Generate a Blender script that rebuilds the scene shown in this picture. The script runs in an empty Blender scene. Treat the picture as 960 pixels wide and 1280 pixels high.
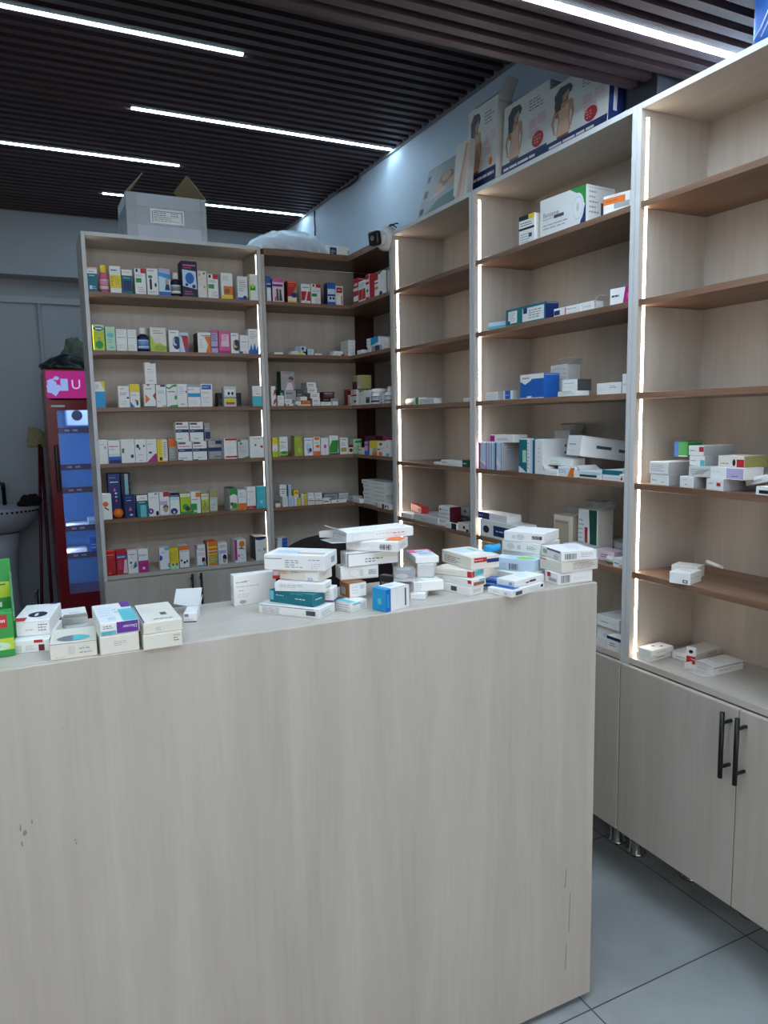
import bpy, bmesh, math, random
from mathutils import Vector, Matrix
R = math.radians
scene = bpy.context.scene
COL = scene.collection
random.seed(7)

# ------------------------------------------------------------------ materials
def lin(h):
    v = [int(h[i:i+2], 16)/255 for i in (0, 2, 4)]
    return [c/12.92 if c <= .04045 else ((c+.055)/1.055)**2.4 for c in v] + [1]
MATS = {}
def new(name):
    m = bpy.data.materials.new(name); m.use_nodes = True
    return m, m.node_tree, m.node_tree.nodes['Principled BSDF']
def plain(name, h, rough=.5, metal=0, noise=0, scale=30, bump=0, spec=.4, coat=0):
    if name in MATS: return MATS[name]
    m, t, b = new(name)
    b.inputs['Roughness'].default_value = rough; b.inputs['Metallic'].default_value = metal
    b.inputs['Specular IOR Level'].default_value = spec
    b.inputs['Coat Weight'].default_value = coat
    b.inputs['Base Color'].default_value = lin(h)
    if noise or bump:
        tc = t.nodes.new('ShaderNodeTexCoord'); n = t.nodes.new('ShaderNodeTexNoise')
        n.inputs['Scale'].default_value = scale; n.inputs['Detail'].default_value = 4
        t.links.new(tc.outputs['Object'], n.inputs['Vector'])
        if noise:
            r = t.nodes.new('ShaderNodeValToRGB'); c = lin(h)
            r.color_ramp.elements[0].color = [max(0, x*(1-noise)) for x in c[:3]] + [1]
            r.color_ramp.elements[1].color = [min(1, x*(1+noise)) for x in c[:3]] + [1]
            r.color_ramp.elements[0].position = .3; r.color_ramp.elements[1].position = .7
            t.links.new(n.outputs['Fac'], r.inputs['Fac']); t.links.new(r.outputs['Color'], b.inputs['Base Color'])
        if bump:
            bp = t.nodes.new('ShaderNodeBump'); bp.inputs['Strength'].default_value = bump; bp.inputs['Distance'].default_value = .02
            t.links.new(n.outputs['Fac'], bp.inputs['Height']); t.links.new(bp.outputs['Normal'], b.inputs['Normal'])
    MATS[name] = m; return m
def wood(name, c0, c1, c2, grain=(9, 9, .7), rough=.42, fine=60, spec=.4, detail=.5):
    m, t, b = new(name); N = t.nodes; L = t.links
    tc = N.new('ShaderNodeTexCoord'); mp = N.new('ShaderNodeMapping'); mp.inputs['Scale'].default_value = grain
    L.new(tc.outputs['Object'], mp.inputs['Vector'])
    n = N.new('ShaderNodeTexNoise'); n.inputs['Scale'].default_value = 1.6; n.inputs['Detail'].default_value = 5; n.inputs['Distortion'].default_value = .7
    L.new(mp.outputs['Vector'], n.inputs['Vector'])
    mp2 = N.new('ShaderNodeMapping'); mp2.inputs['Scale'].default_value = [g*fine/9 for g in grain]
    L.new(tc.outputs['Object'], mp2.inputs['Vector'])
    n2 = N.new('ShaderNodeTexNoise'); n2.inputs['Scale'].default_value = 1.5; n2.inputs['Detail'].default_value = 3
    L.new(mp2.outputs['Vector'], n2.inputs['Vector'])
    r = N.new('ShaderNodeValToRGB'); e = r.color_ramp.elements
    e[0].position = .32; e[0].color = lin(c0); e[1].position = .68; e[1].color = lin(c2)
    k = e.new(.5); k.color = lin(c1)
    mx = N.new('ShaderNodeMix'); mx.data_type = 'FLOAT'; mx.inputs[0].default_value = detail*.6
    L.new(n.outputs['Fac'], mx.inputs[2]); L.new(n2.outputs['Fac'], mx.inputs[3])
    L.new(mx.outputs[0], r.inputs['Fac']); L.new(r.outputs['Color'], b.inputs['Base Color'])
    b.inputs['Roughness'].default_value = rough; b.inputs['Specular IOR Level'].default_value = spec
    MATS[name] = m; return m
def emit(name, h, s):
    m, t, b = new(name)
    b.inputs['Base Color'].default_value = (0.02, .02, .02, 1)
    b.inputs['Emission Color'].default_value = lin(h); b.inputs['Emission Strength'].default_value = s
    MATS[name] = m; return m
def clear(name, h, alpha=.25, rough=.05):
    m, t, b = new(name)
    b.inputs['Base Color'].default_value = lin(h); b.inputs['Roughness'].default_value = rough; b.inputs['Alpha'].default_value = alpha
    MATS[name] = m; return m

PAL = dict(W='e6e4df', C='ddd6c6', G='2f8f3f', g='b2c832', T='0e6c76', c='5fb9bf', t='48b6be', N='1b2b60', n='161a36',
           B='1f5fb0', b='1593c8', j='86c66a', R='b4242c', O='e07428', Y='e6ca28', P='d45a8c', q='b8a890', p='b0227a', L='b8a8cc', V='5e2a8c',
           K='17171b', k='4c4c50', S='a2a2a2', s='c9c8c4', M='5c1626', F='8e5c34', D='0f4a3a', H='e4b8a0', A='a39a5e',
           o='9ca63c', U='bfd3e2', J='b6d6b2', Q='e2c6cd', X='c49676', Z='d8a878', I='7d7f88')
def pal(k): return plain('print_'+({'%s' % k: k}[k] if k.isupper() else k+k), PAL[k], .48)
pale = wood('pale_wood', 'afa495', 'b7ac9f', 'bfb5a9', (9, 9, .6), .4)
pale_x = wood('pale_wood_across', 'b1a79a', 'b9afa3', 'c1b8ad', (.7, 9, 9), .33)
edge_m = plain('lamplit_edge_band', 'c6c4c1', .4)  # front edges lightened and greyed to carry the lamps' light on them
brown = wood('walnut_shelf', '684b38', '7c5c47', '8f6e57', (.7, 12, 12), .38)
brown_y = wood('walnut_shelf_lengthwise', '5f483a', '745a4a', '876c5a', (12, .7, 12), .38)
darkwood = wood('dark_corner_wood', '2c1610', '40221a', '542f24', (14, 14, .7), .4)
slat_m = wood('ceiling_slat_wood', '35282b', '423337', '4f3d40', (.5, 14, 14), .5)
void_m = plain('black_ceiling_void', '0b0a0e', .9)
wall_m = plain('lamplit_wall_paint', 'd0dcea', .75, noise=.03, scale=3)  # made lighter and bluer to stand for lamp light on the right wall
trim_m = plain('ceiling_trim_paint', '8e8f92', .7)
wall_dim_m = plain('dimmed_wall_paint', 'a0a3a7', .75, noise=.04, scale=3)  # same walls in a darker tone, standing for weak light at the back
metal = plain('brushed_steel', 'b8babc', .25, 1)
blackmetal = plain('matt_black_metal', '0c0c0d', .38)
led_m = emit('shelf_light_glow', 'fff3e4', 26); led2_m = emit('dim_shelf_light_glow', 'fff3e4', 11)
lamp_m = emit('ceiling_light_glow', 'c8eaff', 46); lamp2_m = emit('low_ceiling_light_glow', 'd2e9ff', 110)
card = plain('brown_cardboard', '9a8260', .8, noise=.08, scale=25)
cardw = plain('white_cardboard', 'b9bcc2', .6, noise=.06, scale=9)
tape = clear('packing_tape', 'cfd2d4', .35, .12)
film = clear('plastic_film', 'cdd8e2', .9, .2)
fridge_red = plain('fridge_red_enamel', '7e0c1c', .3)
white_pl = plain('white_plastic', 'd9d8d4', .4)
black_pl = plain('black_plastic', '0d0d12', .3)
scuff_m = plain('scuff_mark', '8d8378', .7)
ceramic = plain('sink_ceramic', '9fa1aa', .2)
chair_m = plain('dark_brown_leatherette', '1d1312', .7, spec=.2, bump=.15, scale=60)

# ------------------------------------------------------------------ mesh builder
class MB:
    def __init__(s): s.v = []; s.f = []; s.m = []; s.mats = []; s.sm = []
    def mi(s, m):
        if m not in s.mats: s.mats.append(m)
        return s.mats.index(m)
    def face(s, pts, m, smooth=False):
        n = len(s.v); s.v += [tuple(p) for p in pts]; s.f.append(tuple(range(n, n+len(pts)))); s.m.append(s.mi(m)); s.sm.append(smooth)
    def box(s, x0, x1, y0, y1, z0, z1, m, M=None):
        P = [Vector((x, y, z)) for z in (z0, z1) for y in (y0, y1) for x in (x0, x1)]
        if M is not None: P = [M @ p for p in P]
        n = len(s.v); s.v += [tuple(p) for p in P]
        for q in ((0, 2, 3, 1), (4, 5, 7, 6), (0, 1, 5, 4), (2, 6, 7, 3), (0, 4, 6, 2), (1, 3, 7, 5)):
            s.f.append(tuple(n+i for i in q)); s.m.append(s.mi(m)); s.sm.append(False)
    def bev(s, x0, x1, y0, y1, z0, z1, m, b=.002, M=None, seg=1):
        bm = bmesh.new(); bmesh.ops.create_cube(bm, size=1)
        for v in bm.verts: v.co = ((x0+x1)/2+v.co.x*(x1-x0), (y0+y1)/2+v.co.y*(y1-y0), (z0+z1)/2+v.co.z*(z1-z0))
        bmesh.ops.bevel(bm, geom=bm.edges[:], offset=min(b, abs(x1-x0)*.45, abs(y1-y0)*.45, abs(z1-z0)*.45), segments=seg, affect='EDGES', profile=.5)
        s.bm(bm, m, M, seg > 1)
    def bm(s, bm, m, M=None, smooth=False):
        n = len(s.v); bm.verts.index_update()
        for v in bm.verts: s.v.append(tuple(M @ v.co if M is not None else v.co))
        for f in bm.faces: s.f.append(tuple(n+v.index for v in f.verts)); s.m.append(s.mi(m)); s.sm.append(smooth)
        bm.free()
    def lathe(s, prof, m, seg=20, M=None, smooth=True):
        n = len(s.v)
        for (r, z) in prof:
            for i in range(seg):
                a = 2*math.pi*i/seg; p = Vector((r*math.cos(a), r*math.sin(a), z)); s.v.append(tuple(M @ p if M is not None else p))
        for j in range(len(prof)-1):
            for i in range(seg):
                k = (i+1) % seg
                s.f.append((n+j*seg+i, n+j*seg+k, n+(j+1)*seg+k, n+(j+1)*seg+i)); s.m.append(s.mi(m)); s.sm.append(smooth)
        for j, rev in ((0, True), (len(prof)-1, False)):
            q = [n+j*seg+i for i in range(seg)]
            s.f.append(tuple(q[::-1] if rev else q)); s.m.append(s.mi(m)); s.sm.append(False)
    def tube(s, pts, r, m, seg=10):
        pts = [Vector(p) for p in pts]; n = len(s.v); up = Vector((0, 0, 1))
        rr = r if isinstance(r, (list, tuple)) else [r]*len(pts)
        for i, p in enumerate(pts):
            d = (pts[min(i+1, len(pts)-1)]-pts[max(i-1, 0)]).normalized()
            a = d.cross(up) if abs(d.z) < .95 else d.cross(Vector((1, 0, 0)))
            a.normalize(); b = d.cross(a)
            for k in range(seg):
                t = 2*math.pi*k/seg; s.v.append(tuple(p+(a*math.cos(t)+b*math.sin(t))*rr[i]))
        for i in range(len(pts)-1):
            for k in range(seg):
                q = (k+1) % seg
                s.f.append((n+i*seg+k, n+i*seg+q, n+(i+1)*seg+q, n+(i+1)*seg+k)); s.m.append(s.mi(m)); s.sm.append(True)
        s.f.append(tuple(n+k for k in range(seg))[::-1]); s.m.append(s.mi(m)); s.sm.append(False)
        s.f.append(tuple(n+(len(pts)-1)*seg+k for k in range(seg))); s.m.append(s.mi(m)); s.sm.append(False)
    def prism(s, poly, y0, y1, m, M=None):          # polygon in x,z pushed from y0 to y1
        A = [Vector((x, y0, z)) for x, z in poly]; B = [Vector((x, y1, z)) for x, z in poly]
        if M is not None: A = [M @ p for p in A]; B = [M @ p for p in B]
        s.face(A, m); s.face(B[::-1], m)
        for i in range(len(poly)):
            j = (i+1) % len(poly); s.face([A[j], A[i], B[i], B[j]], m)
    def build(s, name, parent=None, fix=True):
        me = bpy.data.meshes.new(name); me.from_pydata(s.v, [], s.f)
        for m in s.mats: me.materials.append(m)
        me.polygons.foreach_set('material_index', s.m); me.polygons.foreach_set('use_smooth', s.sm)
        if fix:
            bm = bmesh.new(); bm.from_mesh(me); bmesh.ops.remove_doubles(bm, verts=bm.verts, dist=1e-6)
            bmesh.ops.recalc_face_normals(bm, faces=bm.faces); bm.to_mesh(me); bm.free()
        me.update()
        o = bpy.data.objects.new(name, me); COL.objects.link(o)
        if parent: o.parent = parent
        return o
def tag(o, label=None, cat=None, group=None, kind=None):
    if label: o['label'] = label
    if cat: o['category'] = cat
    if group: o['group'] = group
    if kind: o['kind'] = kind
    return o
def empty(name, loc, rz=0, **k):
    o = bpy.data.objects.new(name, None); COL.objects.link(o); o.location = loc; o.rotation_euler = (0, 0, R(rz)); o.empty_display_size = .05
    return tag(o, **k)
def put(o, loc, rz=0, rx=0, ry=0):
    o.location = loc; o.rotation_euler = (R(rx), R(ry), R(rz)); return o

# ------------------------------------------------------------------ flat printing on a face
_fonts = {}
def word(txt, size):
    c = bpy.data.curves.new('word', 'FONT'); c.body = txt; c.size = size; c.align_x = 'CENTER'; c.align_y = 'CENTER'; c.resolution_u = 3
    o = bpy.data.objects.new('word', c); COL.objects.link(o)
    dg = bpy.context.evaluated_depsgraph_get(); me = o.evaluated_get(dg).to_mesh()
    polys = [[tuple(me.vertices[i].co) for i in p.vertices] for p in me.polygons]
    o.evaluated_get(dg).to_mesh_clear(); bpy.data.objects.remove(o); bpy.data.curves.remove(c)
    return polys
def printing(mb, spec, O, U, V, w, h, eps=.00025):
    """spec tokens drawn on the face with corner O and axes U, V (unit vectors), size w x h"""
    n = U.cross(V); rnd = random.Random(spec)
    lay = [0]
    def poly(pts, m, same=False):
        if not same: lay[0] += 1
        mb.face([O + U*(min(max(a, 0.004), .996)*w) + V*(min(max(b, .004), .996)*h) + n*(eps + lay[0]*.00012) for a, b in pts], m)
    for tok in spec.split():
        k, body = tok[0], tok[1:]
        if k == 'x':
            t, u, v, s, c = body.split(','); flip = c.endswith('i') and len(c) > 1; c = c[0]
            size = float(s)*h; lay[0] += 1; P = word(t, size); wd = max(p[0] for q in P for p in q)-min(p[0] for q in P for p in q)
            sg = -1 if flip else 1; cx = float(u)*w + (wd/2 if not flip else -wd/2)*1; m = pal(c)
            for q in P: mb.face([O + U*(cx+sg*x) + V*(float(v)*h+sg*y) + n*(eps+lay[0]*.00012) for x, y, z in q], m)
            continue
        if k == 'b':
            a, b, c, d = map(float, body.split(',')); x = a; m = pal('k'); first = True
            while x < c:
                ww = rnd.choice((.012, .018, .026)); poly([(x, b), (min(x+ww, c), b), (min(x+ww, c), d), (x, d)], m, not first); x += ww + rnd.choice((.012, .018)); first = False
            continue
        col = pal(body[-1]); num = [float(q) for q in body[:-1].split(',')]
        if k == 'r':
            a, b, c, d = num; poly([(a, b), (c, b), (c, d), (a, d)], col)
        elif k == 't': poly([(num[i], num[i+1]) for i in range(0, len(num), 2)], col)
        elif k == 'e':
            u, v, a, b = num; poly([(u+a*math.cos(2*math.pi*i/18), v+b*math.sin(2*math.pi*i/18)) for i in range(18)], col)
        elif k == 'l':
            a, b, c, d, q = num; q = int(q); st = (d-c)/q; first = True
            for i in range(q):
                e = a+(b-a)*rnd.uniform(.6, 1); x = a
                while x < e-.02:
                    y = min(e, x+(b-a)*rnd.uniform(.1, .28)); poly([(x, c+st*(i+.33)), (y, c+st*(i+.33)), (y, c+st*(i+.67)), (x, c+st*(i+.67))], col, not first); x = y+.02; first = False

def carton(name, L, D, H, base, deco, o):
    mb = MB(); m = pal(base); b = min(.0012, L*.1, D*.1, H*.1)
    mb.bev(-L/2, L/2, -D/2, D/2, 0, H, m, b)
    X, Y, Z = Vector((1, 0, 0)), Vector((0, 1, 0)), Vector((0, 0, 1))
    F = {'f': (Vector((-L/2, -D/2, 0)), X, Z, L, H), 'r': (Vector((L/2, -D/2, 0)), Y, Z, D, H), 'l': (Vector((-L/2, D/2, 0)), -Y, Z, D, H),
         't': (Vector((-L/2, -D/2, H)), X, Y, L, D)}
    for key, side in (('left', 'l'), ('right', 'r'), ('top', 't')):
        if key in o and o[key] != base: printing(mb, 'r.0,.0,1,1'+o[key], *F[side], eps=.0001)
    for part in deco.split('|'):
        if not part: continue
        side, sp = (part[0], part[2:]) if len(part) > 1 and part[1] == ':' else ('f', part)
        printing(mb, sp, *F[side])
    # tuck seams on the end flap of larger cartons
    if L > .03 and D > .05 and H > .015:
        sp = 'r.06,.93,.94,.95s'
        printing(mb, sp, *F['r'], eps=.00005)
    ob = mb.build(name, fix=False)
    fl = o.get('flap')
    if fl:
        paper = pal('s' if base in 'WsC' else base)
        def flap(pts, nm='flap', th=.0012):
            f = MB(); P = [Vector(p) for p in pts]; n = (P[1]-P[0]).cross(P[2]-P[0]).normalized()*th
            f.face(P, paper); f.face([p+n for p in P][::-1], paper)
            for i in range(len(P)): j = (i+1) % len(P); f.face([P[i], P[j], P[j]+n, P[i]+n], paper)
            return f.build(nm, ob, fix=True)
        if fl == 't':
            flap([(-L/2, D/2, H), (L/2, D/2, H), (L/2+.004, D/2-.012, H+D*.45), (-L/2-.004, D/2-.012, H+D*.45)])
            flap([(-L/2+.003, D/2-.012, H+D*.45), (L/2-.003, D/2-.012, H+D*.45), (L/2-.006, -D*.15, H+D*.36), (-L/2+.006, -D*.15, H+D*.36)])
            flap([(L/2, -D/2, H), (L/2, D/2, H), (L/2+L*.25, D/2-.01, H+L*.22), (L/2+L*.25, -D/2+.01, H+L*.22)])
        elif fl == 'b':
            q = D*1.5
            flap([(-L/2, D/2, H), (L/2, D/2, H), (L/2, D/2+.05, H+.028), (-L/2-.03, D/2+.055, H+.026), (-L/2-.03, D/2+.012, H+.003)])
            flap([(L/2, -D/2+.004, H-.002), (L/2, D/2, H), (L/2+.006, D/2+.004, H+.024), (L/2+.006, -D/2+.02, H+.012)])
        else:
            s = 1 if fl == 'r' else -1; x = s*L/2
            if fl == 'l' and L < D: # open end is the narrow left visible face
                flap([(-L/2, -D/2, H), (L/2, -D/2, H), (L/2-.004, -D/2-.022, H+.012), (-L/2+.004, -D/2-.022, H+.012)])
                flap([(-L/2, -D/2, .001), (-L/2, -D/2, H-.001), (-L/2-.012, -D/2-.03, H-.004), (-L/2-.012, -D/2-.03, .004)])
                flap([(-L/2, -D/2, .001), (L/2, -D/2, .001), (L/2-.006, -D/2-.035, .002), (-L/2+.006, -D/2-.035, .002)])
            else:
                flap([(x, -D/2, H), (x, D/2, H), (x+s*.02, D/2-.004, H+.014), (x+s*.02, -D/2+.004, H+.014)])
                flap([(x, -D/2, .001), (x, -D/2, H-.001), (x+s*.02, -D/2-.008, H-.003), (x+s*.02, -D/2-.008, .003)])
                flap([(x, -D/2, .001), (x, D/2, .001), (x+s*.03, D/2-.005, .002), (x+s*.03, -D/2+.005, .002)])
    return ob

GROUPS = ['cartons on the top shelf of the left unit', 'cartons on the second shelf of the left unit', 'cartons on the third shelf of the left unit', 'cartons on the fourth shelf of the left unit', 'cartons on the fifth shelf of the left unit', 'cartons on the cabinet ledge of the left unit', 'cartons on the top shelf of the corner unit', 'cartons on the second shelf of the corner unit', 'cartons on the third shelf of the corner unit', 'cartons on the fourth shelf of the corner unit', 'cartons on the fifth shelf of the corner unit', 'cartons on the cabinet ledge of the corner unit', 'cartons on the third shelf of the narrow unit', 'cartons on the fourth shelf of the narrow unit', 'cartons on the fifth shelf of the narrow unit', 'cartons on the top shelf of the middle unit', 'cartons on the second shelf of the middle unit', 'cartons on the third shelf of the middle unit', 'cartons on the fourth shelf of the middle unit', 'cartons on the fifth shelf of the middle unit', 'cartons on the cabinet ledge of the middle unit', 'cartons on the fourth shelf of the right unit', 'cartons on the fifth shelf of the right unit', 'cartons on the cabinet ledge of the right unit', 'medicine cartons on the counter']
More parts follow.
